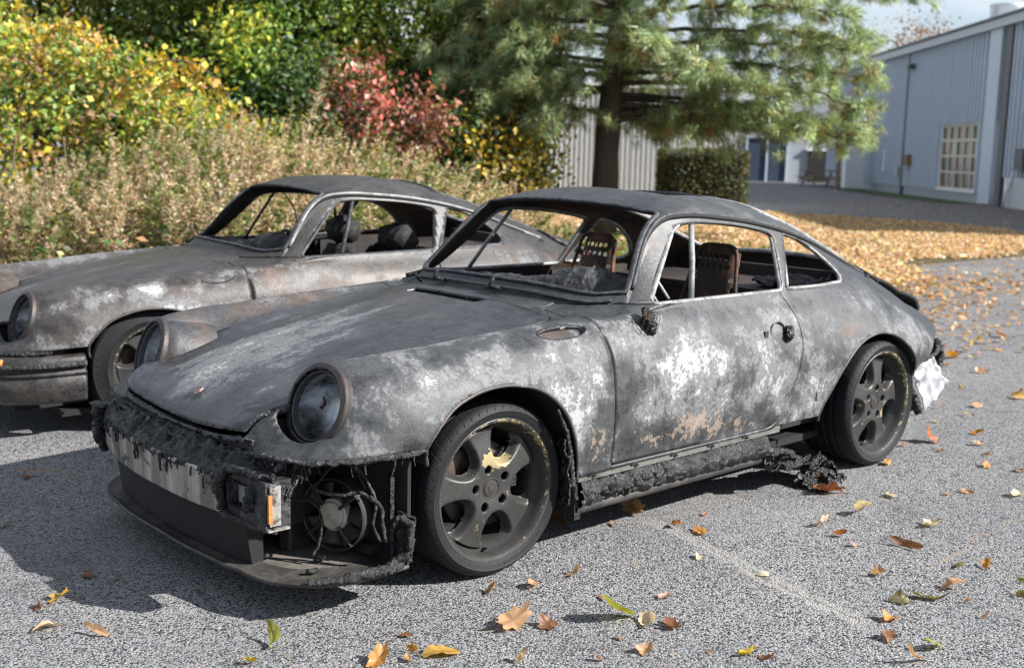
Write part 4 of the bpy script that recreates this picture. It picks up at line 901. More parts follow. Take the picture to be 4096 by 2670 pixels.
    crumple('melted_rag_tip', [(-1.66, .76, .02), (-1.68, .90, .02), (-1.90, .88, .03), (-1.88, .74, .12)], 30, 26, .05, 15, M['char_wet'], rag, 19, .006, 1.2, .05)
    lumpy('sill_tail', [(-1.43, .76, .20), (-1.52, .765, .185), (-1.60, .77, .17), (-1.68, .78, .12)], [.03, .018, .012, .014], M['char'], rag, .9, 40, 5, .006, 10)
    # door fittings
    d = doors[0]; q = on_side([(-1.47, .685)], 0)[0]; V, F = lathe([(.0001, -.022), (.03, -.020), (.042, -.010), (.048, .001), (.050, .003), (.052, -.001)], 32); Mx = rotm((0, .985, .16)); mobj('handle_recess', V@Mx.T+q, F, M['body'], d, True, {'burn': np.tile([.35, 0, .3, 1], (len(V), 1))})
    lumpy('melted_handle', [(q[0]-.045, q[1]+.006, q[2]-.03), (q[0]-.05, q[1]+.018, q[2]), (q[0]-.058, q[1]+.012, q[2]+.03)], [.014, .02, .014], M['char_wet'], d, .6, 60, 3, .004, 12)
    mb = MB(); mb.box(on_side([(-1.385, .69)], .001)[0], (.022, .008, .026)); mb.build('lock_hole', M['rust'], d)
    q = on_side([(-.70, .80)], .012)[0]
    lumpy('melted_mirror', [q+[.0, -.01, .045], q+[0, .012, .01], q+[-.015, .016, -.03], q+[-.02, .008, -.055]], [.010, .024, .026, .010], M['char_wet'], d, .6, 45, 7, .005, 14)
    mb = MB()
    for i, e in enumerate([(.09, .0, -.01), (.06, .02, -.06), (-.05, .01, -.02), (-.02, .02, -.10), (-.06, .015, -.05), (.03, .02, -.08)]): strand(mb, [q+[0, .0, .04], q+[e[0]*.5, .03, .03], q+np.array(e)*.8], .0011, 40+i)
    mb.build('mirror_wires', M['rust'], d, True)
    mb = MB(); mb.tube([on_side([(-.86, .845)], -.05)[0]+[0, 0, .0], on_side([(-.87, .905)], -.055)[0], on_side([(-.90, .93)], -.058)[0], on_side([(-.93, .92)], -.056)[0], on_side([(-.94, .85)], -.05)[0]], .007, 6); mb.build('speaker_bracket', M['frame'], d, True)
    q = on_side([(-1.745, .40)], .001)[0]; mb = MB(); mb.box(q, (.030, .006, .035)); mb.build('bracket_stud', M['strip'], shell)
    # interior
    for y in (.36, -.36): seat_shell(root, y)
    dashboard(root, 'near'); steering_wheel(root)
    mb = MB(); mb.box((-1.25, .0, .35), (.5, .10, .12)); mb.tube([(-1.05, 0, .3), (-1.02, .02, .55)], .01, 6); mb.build('centre_tunnel', M['inner'], root)
    crumple('rear_shelf_debris', [(-2.0, .25, .81), (-2.0, .55, .81), (-2.3, .52, .82), (-2.3, .2, .82)], 24, 24, .04, 14, M['char_ash'], root, 23, .01)
    # rear end
    crumple('crumpled_foil_sheet', [(-2.60, .76, .44), (-2.90, .71, .43), (-3.07, .72, .27), (-2.79, .735, .17)], 40, 30, .022, 9, M['foil'], root, 5, .004, 1.6, .02)
    lumpy('melted_tail_edge', [(-2.55, .79, .44), (-2.70, .775, .45), (-2.86, .745, .455), (-2.98, .69, .462), (-3.05, .63, .47)], .010, M['char'], root, .8, 50, 3, .006, 10)
    lumpy('melted_tail_lamp', [(-3.02, .66, .50), (-3.05, .66, .44), (-3.06, .65, .38), (-3.04, .66, .33)], [.02, .03, .035, .016], M['char_wet'], root, .9, 36, 8, .006, 12)
    lumpy('melted_bracket', [(-2.60, .70, .40), (-2.68, .74, .28), (-2.72, .745, .20), (-2.74, .74, .17)], [.012, .012, .02, .016], M['char'], root, .7, 40, 9, .006, 10)
    mb = MB(); mb.box((-2.80, 0, .47), (.55, 1.15, .02)); mb.build('engine_shield', M['soot'], root)
    return root

# ---------------------------------------------------------------- far car
def far_car():
    root = empty('sports_car')
    tag(root, 'burnt-out brown and grey sports car with its front bumper still on, behind the other wreck', 'car', 'burnt-out sports cars')
    shell, hood, lid, doors, _ = build_body(root, 'far'); fit_common(root, 'far', shell, doors)
    for s in (1, -1): headlight(root, s, False)
    # fuel flap outline
    t = np.linspace(R(175), R(365), 40); e = np.stack([-.315+.105*np.cos(t), .790+.038*np.sin(t)], 1); V, F = tube_geo(on_side(e, .0), .0035, 6); mobj('fuel_flap_gap', V, F, M['soot'], shell)
    # impact bumper wrapping round to the wheel arch
    pl = curve([(.362, -.800), (.52, -.79), (.68, -.73), (.79, -.60), (.86, -.38), (.885, 0), (.86, .38), (.79, .60), (.68, .73), (.52, .79), (.362, .800)], 9); n = len(pl); tg = np.gradient(pl, axis=0); nm = np.stack([tg[:, 1], -tg[:, 0]], 1); nm /= np.linalg.norm(nm, axis=1)[:, None]
    if (nm[n//2]@np.array([1, 0])) < 0: nm = -nm
    pr = [(-.05, .475), (.0, .472), (.014, .462), (.018, .445), (.018, .425), (.006, .420), (.006, .400), (.018, .396), (.018, .385), (.008, .380), (.008, .372), (.014, .366), (.006, .31), (-.004, .262), (-.02, .248), (-.06, .246)]; k = len(pr)
    V = np.array([[(*(pl[i]+nm[i]*a), b) for a, b in pr] for i in range(n)]).reshape(-1, 3); F = [[i*k+j, i*k+j+1, (i+1)*k+j+1, (i+1)*k+j] for i in range(n-1) for j in range(k-1)]
    B = np.tile([.08, .0, .22, 1], (len(V), 1)); B[:, 0] += .35*np.exp(-((V[:, 2]-.27)/.03)**2)+.3*sst(.0, .6, vnoise(V, 7, 3, 2)); bp = mobj('front_bumper', V, F, M['body2'], root, True, {'burn': B})
    md = bp.modifiers.new('sheet', 'SOLIDIFY'); md.thickness = .008
    P = np.c_[pl+nm*.020, np.full(n, .4325)]; V, F = tube_geo(P, .012, 6, flat=1.2); mobj('bumper_strip', V, F, M['char_ash'], bp)
    for s in (1, -1):
        q = [(.70, s*.715, .452), (.76, s*.64, .452), (.81, s*.55, .45), (.84, s*.45, .45)]; lumpy('turn_signal_remains', np.array(q)+np.array([.012, s*.012, 0]), [.014, .022, .024, .02], M['orange'], bp, .7, 45, 5, .006, 12)
        lumpy('bumper_bellows', [(.50, s*.765, .487), (.62, s*.73, .486), (.70, s*.66, .484), (.76, s*.54, .48)], .012, M['char'], bp, .5, 60, 6, .006, 10)
    mb = MB(); mb.box((.62, 0, .40), (.25, 1.1, .14)); mb.box((.45, 0, .22), (.4, 1.2, .05)); mb.build('front_valance', M['soot'], root)
    q = np.array([(-.335, .79, .16), (-1.5, .79, .16), (-1.5, .79, .275), (-.335, .79, .275)]); mb = MB(); mb.box((-.92, .74, .22), (1.17, .09, .115)); mb.build('sill', M['inner'], root)
    mb = MB(); mb.box((-.92, -.74, .22), (1.17, .09, .115)); mb.build('sill', M['inner'], root)
    for y in (.36, -.36): charred_seat(root, y)
    dashboard(root, 'far'); steering_wheel(root, (-.95, .36, .80))
    mb = MB()
    strand(mb, [(-1.20, -.40, 1.12), (-1.24, -.36, 1.02), (-1.22, -.30, .90), (-1.20, -.28, .80)], .0042, 3); mb.build('hanging_wire', M['soot'], root, True); mb = MB(); strand(mb, [(-1.50, -.45, 1.1), (-1.55, -.42, .98), (-1.50, -.40, .88)], .008, 4); mb.build('hanging_wire', M['soot'], root, True)
    mb = MB(); mb.tube([(-1.15, -.55, .83), (-1.55, -.50, .88)], .010, 6); mb.build('belt_bar', M['frame'], root, True); mb = MB(); mb.tube([(-1.15, -.52, .80), (-1.55, -.47, .83)], .007, 6); mb.build('belt_bar', M['frame'], root, True)
    mb = MB(); mb.box((-2.80, 0, .47), (.55, 1.15, .02)); mb.build('engine_shield', M['soot'], root)
    return root
NEAR = near_car()
W0 = make_wheel(.205, .294, .241, 0); W1 = make_wheel(.245, .294, .241, 1); W2 = make_wheel(.215, .312, .205, 1)
add_wheels(NEAR, [(0, 0, .735, .294, 1, R(12), R(-1)), (1, -2.272, .800, .294, 1, R(-8), 0), (0, 0, -.735, .294, -1, R(40), R(-1)), (1, -2.272, -.80, .294, -1, R(20), 0)], {0: W0, 1: W1})
FAR = far_car()
add_wheels(FAR, [(0, .02, .745, .362, 1, R(30), R(-2)), (0, -2.272, .79, .312, 1, R(5), 0), (0, 0.02, -.745, .362, -1, R(10), R(-2)), (0, -2.272, -.79, .312, -1, R(60), 0)], {0: W2})
def kill(o):
    for ch in list(o.children): kill(ch)
    bpy.data.objects.remove(o)
for w in (W0, W1, W2): kill(w)
_c, _s = math.cos(R(-6.96)), math.sin(R(-6.96))
FAR.location = (-1.2037+_c*1.1, -2.405+_s*1.1, -.0502); FAR.rotation_euler = (0, .02314, R(-6.96))
# ================================================================== the place around the cars
FH = np.array([math.cos(YAW), math.sin(YAW)]); RH = np.array([FH[1], -FH[0]]); C0 = np.array(CAM_POS)
def P2(lat, dep, z=0.0):
    """site coordinates: metres to the right of and beyond the camera's standpoint"""
    q = C0[:2]+RH*lat+FH*dep; return np.array([q[0], q[1], z])
def P2a(L):
    L = np.asarray(L, float); q = C0[None, :2]+L[:, :1]*RH+L[:, 1:2]*FH; return np.c_[q, L[:, 2]]
# ---------------------------------------------------------------- ground
def asphalt_mat():
    t = NT('worn_asphalt'); c = t.coord('Object')
    v = t.n('TexVoronoi', Scale=165.0); t.t.links.new(c, v.inputs['Vector']); cell = t.sep(v.outputs['Color'])[0]
    v2 = t.n('TexVoronoi', Scale=260.0); t.t.links.new(c, v2.inputs['Vector']); cell2 = t.sep(v2.outputs['Color'])[1]
    big = t.noise(1.1, 5, .6, c); mid = t.noise(9, 4, .6, c)
    base = t.ramp(t.math('ADD', t.math('MULTIPLY', cell, .80), t.math('MULTIPLY', cell2, .20)), (.0, (.008, .009, .011)), (.24, (.022, .023, .025)), (.34, (.12, .122, .127)), (.58, (.215, .217, .222)), (.86, (.275, .275, .276)), (1., (.40, .39, .37)))
    k = t.mix(t.math('MULTIPLY', t.smooth(big, .40, .66), .30), base, (.10, .104, .112))
    k = t.mix(t.math('MULTIPLY', t.smooth(mid, .56, .70), .22), k, (.30, .285, .265))
    st = t.smooth(t.noise(2.6, 7, .62, c, .4), .58, .70); k = t.mix(t.math('MULTIPLY', st, .38), k, (.045, .045, .048)); lt = t.smooth(t.noise(.8, 5, .6, c), .5, .7); k = t.mix(t.math('MULTIPLY', lt, .28), k, (.33, .32, .30))
    rs = t.math('GREATER_THAN', cell2, .975); k = t.mix(t.math('MULTIPLY', rs, .7), k, (.33, .20, .12))
    # filled cracks: distance to polylines on the ground
    s = t.n('SeparateXYZ'); t.t.links.new(c, s.inputs[0]); wob = t.math('MULTIPLY', t.math('SUBTRACT', t.noise(3.2, 6, .66, c), .5), .26)
    def crack(a, b, w, col, amt):
        nonlocal k
        dx, dy = b[0]-a[0], b[1]-a[1]; L = math.hypot(dx, dy); nx, ny = -dy/L, dx/L
        d = t.math('ADD', t.math('ADD', t.math('MULTIPLY', s.outputs[0], nx), t.math('MULTIPLY', s.outputs[1], ny)), -(a[0]*nx+a[1]*ny)); d = t.math('ABSOLUTE', t.math('ADD', d, wob))
        al = t.math('ADD', t.math('ADD', t.math('MULTIPLY', s.outputs[0], dx/L), t.math('MULTIPLY', s.outputs[1], dy/L)), -(a[0]*dx/L+a[1]*dy/L))
        m = t.math('MULTIPLY', t.math('SUBTRACT', 1.0, t.smooth(d, w*.3, w)), t.math('MULTIPLY', t.smooth(al, 0, .15), t.math('SUBTRACT', 1.0, t.smooth(al, L-.15, L))))
        k = t.mix(t.math('MULTIPLY', m, amt), k, col)
    crack(*CRACKS[0], .05, (.35, .335, .31), .5); crack(*CRACKS[1], .014, (.24, .16, .10), .8); crack(*CRACKS[2], .010, (.26, .20, .15), .6); crack(*CRACKS[0], .006, (.05, .05, .05), .6)
    h = t.math('SUBTRACT', 1.0, v.outputs['Distance']); h = t.math('ADD', h, t.math('MULTIPLY', cell, .8)); t.bump(h, .65, .006)
    return t.fin(k, .86, 0, .35)
def px_ground(dx, dy):
    """point of the ground seen at a place in the photograph (2379 px wide frame)"""
    w = 2379.0; f = 40.016/36.0*w; d = np.array(fwd)*f+np.array(rgt)*(dx-w/2)-np.array(up)*(dy-w*667.5/1024/2); t = -C0[2]/d[2]; q = C0+t*d; return q
CRACKS = [(px_ground(1480, 1190)[:2], px_ground(2060, 1480)[:2]), (px_ground(-60, 1095)[:2], px_ground(250, 1098)[:2]), (px_ground(2130, 1330)[:2], px_ground(2390, 1190)[:2])]
M['asphalt'] = asphalt_mat()
g = mobj('asphalt_ground', np.array([(-220, -220, 0), (120, -220, 0), (120, 120, 0), (-220, 120, 0)], float), [[0, 1, 2, 3]], M['asphalt'], None, False); tag(g, 'worn grey asphalt yard with dark stone specks', None, None, 'structure')
def grass_mat():
    t = NT('thin_lawn_soil'); c = t.coord('Object'); n = t.noise(3, 6, .65, c); n2 = t.noise(26, 5, .7, c)
    k = t.mix(t.smooth(n, .4, .62), (.085, .065, .04), (.055, .075, .022)); k = t.mix(t.smooth(n2, .5, .66), k, (.22, .15, .08)); t.bump(n2, .8, .03); return t.fin(k, .95, 0, .2)
M['soil'] = grass_mat()
def sheet(name, pts, z, mat, kind, label):
    V = np.c_[np.asarray(pts, float)[:, :2], np.full(len(pts), z)]; o = mobj(name, V, [list(range(len(V)))], mat, None, False); return tag(o, label, None, None, kind)
LAWN = np.array([(-9.2, -4.1), (-12.0, -4.2), (-15.6, -4.0), (-19.5, -6.0), (-20.8, -9.5), (-21.5, -14), (-22, -19), (-26, -27), (-20, -40), (0, -40), (14, -22), (6.5, -7.4), (1.5, -9.2), (-2.2, -10.2), (-4.6, -8.8), (-6.2, -6.6)])
if np.sum(LAWN[:, 0]*np.roll(LAWN[:, 1], -1)-np.roll(LAWN[:, 0], -1)*LAWN[:, 1]) < 0: LAWN = LAWN[::-1]
sheet('lawn', LAWN, .006, M['soil'], 'structure', 'strip of thin lawn and bare soil beside the asphalt')

# ---------------------------------------------------------------- leaves and plants
def leaf_material(name, trans=.44, rough=.55):
    t = NT(name); c = t.attr('tint'); t.t.nodes.remove(t.b); d = t.n('BsdfDiffuse'); tr = t.n('BsdfTranslucent'); gl = t.n('BsdfGlossy', Roughness=rough); mx = t.n('MixShader', Fac=trans); m2 = t.n('MixShader', Fac=.045)
    t.t.links.new(c, d.inputs['Color']); t.t.links.new(t.mix(1.0, c, (1.0, .95, .6), 'MULTIPLY'), tr.inputs['Color']); t.t.links.new(d.outputs[0], mx.inputs[1]); t.t.links.new(tr.outputs[0], mx.inputs[2])
    t.t.links.new(mx.outputs[0], m2.inputs[1]); t.t.links.new(gl.outputs[0], m2.inputs[2]); t.t.links.new(m2.outputs[0], t.out.inputs['Surface']); return t.m
M['leaf'] = leaf_material('leaf_tissue'); M['dry'] = leaf_material('dry_leaf_tissue', .5); M['needle'] = leaf_material('pine_needle', .38, .4)
M['bark'] = simple('rough_bark', (.075, .055, .042), .9, 0, .5, 9, 1.0); M['twig'] = simple('dry_twig', (.16, .12, .085), .85, 0, .4, 20, .4); M['bark_grey'] = simple('grey_bark', (.13, .12, .105), .9, 0, .4, 9, .9)
def quads(C, size, tint, aspect=.55, flatz=0.0, seed=0, droop=0.0, axis=None):
    """rhombic leaves, bent along the midrib: 6 vertices and 4 triangles each"""
    r = np.random.default_rng(seed); n = len(C); a = r.normal(size=(n, 3)) if axis is None else axis+.45*r.normal(size=(n, 3))
    a[:, 2] -= droop; a /= np.linalg.norm(a, axis=1)[:, None]; b = r.normal(size=(n, 3)); b[:, 2] *= (1-flatz); a[:, 2] *= (1-flatz)
    a /= np.linalg.norm(a, axis=1)[:, None]; b -= (b*a).sum(1)[:, None]*a; b /= np.linalg.norm(b, axis=1)[:, None]; nn = np.cross(a, b); s = (size*np.ones(n))[:, None]
    V = np.stack([C-a*s*.5, C+b*s*.5*aspect+nn*s*.08, C+a*s*.5, C-b*s*.5*aspect+nn*s*.08], 1).reshape(-1, 3)
    k = np.arange(n)[:, None]*4; F = np.concatenate([k+np.array([[0, 1, 2]]), k+np.array([[0, 2, 3]])])
    return V, F, np.repeat(tint, 4, 0)
def pick(pal, n, r, var=.25):
    p = np.array([q[:3] for q in pal], float); w = np.array([q[3] for q in pal], float); i = r.choice(len(p), n, p=w/w.sum()); return np.clip(p[i]*(1+var*r.normal(size=(n, 1)))*(1+.08*r.normal(size=(n, 3))), .004, .95)
def clumps(r, n_cl, per, center, radii, spread, shell=.55):
    d = r.normal(size=(n_cl, 3)); d /= np.linalg.norm(d, axis=1)[:, None]; rad = shell+(1-shell)*r.random(n_cl)**.6; cc = np.array(center)+d*rad[:, None]*np.array(radii)
    cid = np.repeat(np.arange(n_cl), per); C = cc[cid]+r.normal(size=(n_cl*per, 3))*spread; return C, cid, cc
class Cloud:
    def __init__(s): s.V = []; s.F = []; s.T = []; s.n = 0
    def add(s, V, F, T): s.V.append(V); s.F.append(F+s.n); s.T.append(T); s.n += len(V)
    def build(s, name, mat, parent=None): return mobj(name, np.concatenate(s.V), np.concatenate(s.F), mat, parent, False, {'tint': np.concatenate(s.T)})
def limb(mb, a, b, r0, r1, seed, bend=.12, n=7):
    r = np.random.default_rng(seed); a = np.array(a, float); b = np.array(b, float); t = np.linspace(0, 1, n)[:, None]; L = np.linalg.norm(b-a)
    P = a+(b-a)*t+np.sin(np.pi*t)*r.normal(size=3)*bend*L*.5+.02*L*r.normal(size=(n, 3))*np.sin(np.pi*t); mb.tube(P, np.linspace(r0, r1, n), 7); return P
def broadleaf(name, label, cat, base, height, radii, pal, n_cl, per, leaf, seed, trunk_r=.10, group=None, spread=.28, crown_z=None, clump_var=.45, aspect=.6, mat='bark'):
    r = np.random.default_rng(seed); root = empty(name, base); tag(root, label, cat, group); cz = crown_z if crown_z is not None else height-radii[2]*.9
    C, cid, cc = clumps(r, n_cl, per, (0, 0, cz), radii, spread, .35); keep = C[:, 2] > .05; C = C[keep]; cid = cid[keep]
    tone = np.exp(clump_var*r.normal(size=n_cl)); hue = r.integers(0, len(pal), n_cl); tint = pick(pal, len(C), r, .22); main = np.array([q[:3] for q in pal])[hue]; use = r.random(len(C)) < .78
    tint = np.where(use[:, None], main[cid]*(1+.2*r.normal(size=(len(C), 1))), tint)*tone[cid][:, None]
    cl = Cloud(); cl.add(*quads(C, leaf*(.7+.6*r.random(len(C))), np.clip(tint, .004, .95), aspect, 0, seed, .35)); cl.build('crown', M['leaf'], root)
    mb = MB(); top = np.array([.1*height*r.normal()*.3, .1*height*r.normal()*.3, cz]); limb(mb, (0, 0, -.05), top, trunk_r, trunk_r*.45, seed, .06)
    for i in range(min(9, n_cl)):
        s = np.array([0, 0, 1])*(.35+.6*r.random())*cz; q = cc[r.integers(n_cl)]; limb(mb, top*(s[2]/cz), q, trunk_r*.4, trunk_r*.10, seed+i, .12)
    mb.build('trunk', M[mat], root, True); return root
GRN = [(.10, .19, .03, 4), (.16, .26, .04, 3), (.03, .065, .015, 2.5), (.19, .26, .035, 1.6), (.34, .32, .04, .35)]
DKG = [(.03, .066, .018, 4), (.055, .11, .026, 3), (.09, .16, .035, 2), (.24, .21, .03, .6)]
YEL = [(.62, .52, .06, 2.5), (.42, .40, .06, 3), (.20, .30, .05, 3), (.11, .20, .04, 3), (.52, .30, .12, 1.2), (.42, .26, .15, 1.2)]
OLV = [(.055, .08, .017, 3), (.13, .13, .025, 2.5), (.30, .23, .03, 2), (.34, .24, .03, 1), (.03, .045, .012, 2.5)]
RED = [(.42, .10, .08, 3), (.26, .07, .05, 2.5), (.52, .24, .18, 2.2), (.10, .10, .035, 2.5)]
TRE = 'trees and shrubs along the edge of the yard'
def lp(dx, dep): return dep*(dx-1189.5)/2644.0
broadleaf('maple_tree', 'tall green tree of the dense thicket, behind the dried weeds and above the brown car', 'tree', P2(lp(560, 19), 19), 6.2, (2.3, 2.3, 2.7), GRN, 150, 240, .105, 11, .13, TRE, .30, 3.5)
broadleaf('maple_tree', 'dark green tree with yellow tips, between the green tree and the red shrub', 'tree', P2(lp(830, 21), 21), 6.0, (2.0, 2.0, 2.6), GRN+[(.17, .22, .04, 1.5)], 130, 230, .105, 12, .12, TRE, .30, 3.4)
broadleaf('maple_tree', 'dark yellow-green tree at the upper corner above the yellow vine bush', 'tree', P2(lp(150, 20), 20), 6.4, (2.4, 2.2, 2.8), DKG+[(.36, .30, .03, 1.5), (.20, .22, .03, 2)], 120, 220, .11, 13, .14, TRE, .30, 3.8)
broadleaf('understory_tree', 'shaded dark green shrub right behind the tops of the dried weeds', 'shrub', P2(lp(720, 18), 18), 2.9, (2.1, 1.4, 1.2), DKG, 110, 130, .12, 14, .06, TRE, .24, 1.55)
broadleaf('understory_tree', 'shaded green shrub under the tall tree, behind the yellow vine bush', 'shrub', P2(lp(420, 18), 18), 2.9, (1.8, 1.4, 1.3), DKG, 90, 130, .12, 24, .06, TRE, .24, 1.6)
broadleaf('vine_thicket', 'tall olive and yellow thicket of vines left of the pine trunk', 'thicket', P2(lp(1130, 20), 20), 4.9, (1.25, 1.3, 2.1), OLV+GRN[:2], 130, 210, .085, 15, .07, TRE, .24, 2.4)
broadleaf('vine_thicket', 'low dark olive thicket at the foot of the pale ribbed shed wall', 'thicket', P2(lp(1080, 18), 18), 2.2, (1.5, 1.2, 1.0), OLV+DKG[:2], 80, 140, .10, 16, .05, TRE, .22, 1.0)
broadleaf('birch_tree', 'thin pale-barked tree with sparse yellow leaves left of the pine', 'tree', P2(lp(1125, 23), 23), 6.5, (1.6, 1.5, 2.0), [(.28, .26, .04, 2), (.08, .13, .025, 3), (.40, .34, .04, 1)], 70, 60, .11, 17, .12, TRE, .35, 4.6, .3, .6, 'bark_grey')
broadleaf('red_shrub', 'red-leaved autumn shrub behind the dried weeds', 'shrub', P2(lp(830, 16), 16), 2.5, (.46, .42, .60), RED, 30, 30, .09, 18, .04, TRE, .15, 2.0)
broadleaf('red_shrub', 'low dull red shrub between the bright red one and the vine thicket', 'shrub', P2(lp(960, 16.6), 16.6), 1.95, (.62, .5, .45), [(.24, .07, .05, 3), (.14, .06, .04, 3), (.09, .11, .03, 5), (.36, .16, .11, 1)], 30, 36, .09, 19, .04, TRE, .16, 1.7)
# far belt of woods behind the trees
r_ = np.random.default_rng(5); cl = Cloud()
L = np.c_[r_.uniform(-17, .6, 26000), r_.uniform(25, 29, 26000), np.zeros(26000)]; L[:, 2] = r_.random(26000)**.8*7.0*(1-.2*np.sin(L[:, 0]*1.7)); gap = vnoise(np.c_[L[:, 0], L[:, 2], L[:, 1]*.2], .9, 4, 2); L = L[gap > -.15-.25*(L[:, 2] < 3)]
cl.add(*quads(P2a(L), .17*(.6+.8*r_.random(len(L))), pick(DKG+[(.20, .19, .03, 1.5), (.10, .13, .03, 2)], len(L), r_, .35), .7, 0, 3, .2))
o = cl.build('woods', M['leaf']); tag(o, 'belt of dark woods behind the trees', None, None, 'stuff')
# yellow vine bush on the left, arching over the weeds
def vine_bush():
    r = np.random.default_rng(31); root = empty('vine_bush', P2(-4.9, 12.8)); tag(root, 'large sunlit bush overgrown with yellow and green vines at the end of the weeds', 'bush', TRE)
    cl = Cloud(); b0 = P2(-4.9, 12.8)
    def outline(lat): return np.interp(lat, [-7.5, -6, -5.4, -4.9, -4.5, -4.0, -3.5, -3.1, -2.7], [2.9, 2.8, 2.5, 2.5, 2.2, 1.85, 1.6, 1.35, .9])
    n_cl = 330; lat = r.uniform(-7.3, -3.0, n_cl); top = outline(lat); h = top*(1-.9*r.random(n_cl)**1.5); dep = 13.6+1.3*r.random(n_cl)-.9*(1-h/3.0)*(lat < -5.2)+(r.random(n_cl) < .35)*1.0
    cc = P2a(np.c_[lat, dep, h]); cid = np.repeat(np.arange(n_cl), 46); C = cc[cid]+r.normal(size=(len(cid), 3))*np.array([.17, .17, .15])
    pal = np.array([q[:3] for q in YEL]); hue = r.choice(len(YEL), n_cl, p=np.array([2.3, 2.8, 3.2, 3, 1.2, 1.3])/13.8); tint = np.where((r.random(len(C)) < .6)[:, None], pal[hue][cid], pick(YEL, len(C), r)); tint = tint*np.exp(.28*r.normal(size=n_cl))[cid][:, None]*(1+.15*r.normal(size=(len(C), 1)))
    cl.add(*quads(C-b0, .085*(.6+.8*r.random(len(C))), np.clip(tint, .01, .9), .75, 0, 32, .4)); cl.build('foliage', M['leaf'], root)
    # arching vine tips against the dark trees
    k = 0
    for pts in ([(-4.3, 12.6, 1.95), (-3.8, 12.4, 2.25), (-3.35, 12.3, 2.2), (-3.05, 12.3, 1.9)], [(-5.2, 12.7, 2.3), (-4.95, 12.6, 2.62), (-4.6, 12.5, 2.58), (-4.35, 12.5, 2.25)], [(-4.0, 12.6, 1.9), (-3.5, 12.4, 2.1), (-3.2, 12.3, 1.95), (-3.1, 12.3, 1.7)], [(-6.2, 12.6, 2.6), (-5.8, 12.5, 3.0), (-5.4, 12.5, 2.9), (-5.2, 12.5, 2.5)]):
        P = curve(np.array(pts), 10); W = P2a(P)-b0; mb = MB(); mb.tube(W, .008, 5); mb.build('vine_stem', M['twig'], root, True)
        q = resample(W, .035); q = np.repeat(q, 2, 0)+r.normal(size=(len(q)*2, 3))*.06; q[:, 2] -= .03; c2 = Cloud(); c2.add(*quads(q, .10, pick([(.62, .46, .04, 3), (.55, .33, .05, 2), (.40, .36, .05, 1)], len(q), r, .15), .75, 0, 40+k, .5)); c2.build('vine_leaves', M['leaf'], root); k += 1
    for i in range(14):
        a = P2a([[r.uniform(-7, -4.2), 11.4+r.random(), 0]])[0]-b0; e = a+np.array([r.normal()*.35, r.normal()*.35, .8+.7*r.random()]); mb = MB(); P = limb(mb, a, e, .012, .005, 50+i, .25, 9); mb.build('cane', M['twig'], root, True)
vine_bush()
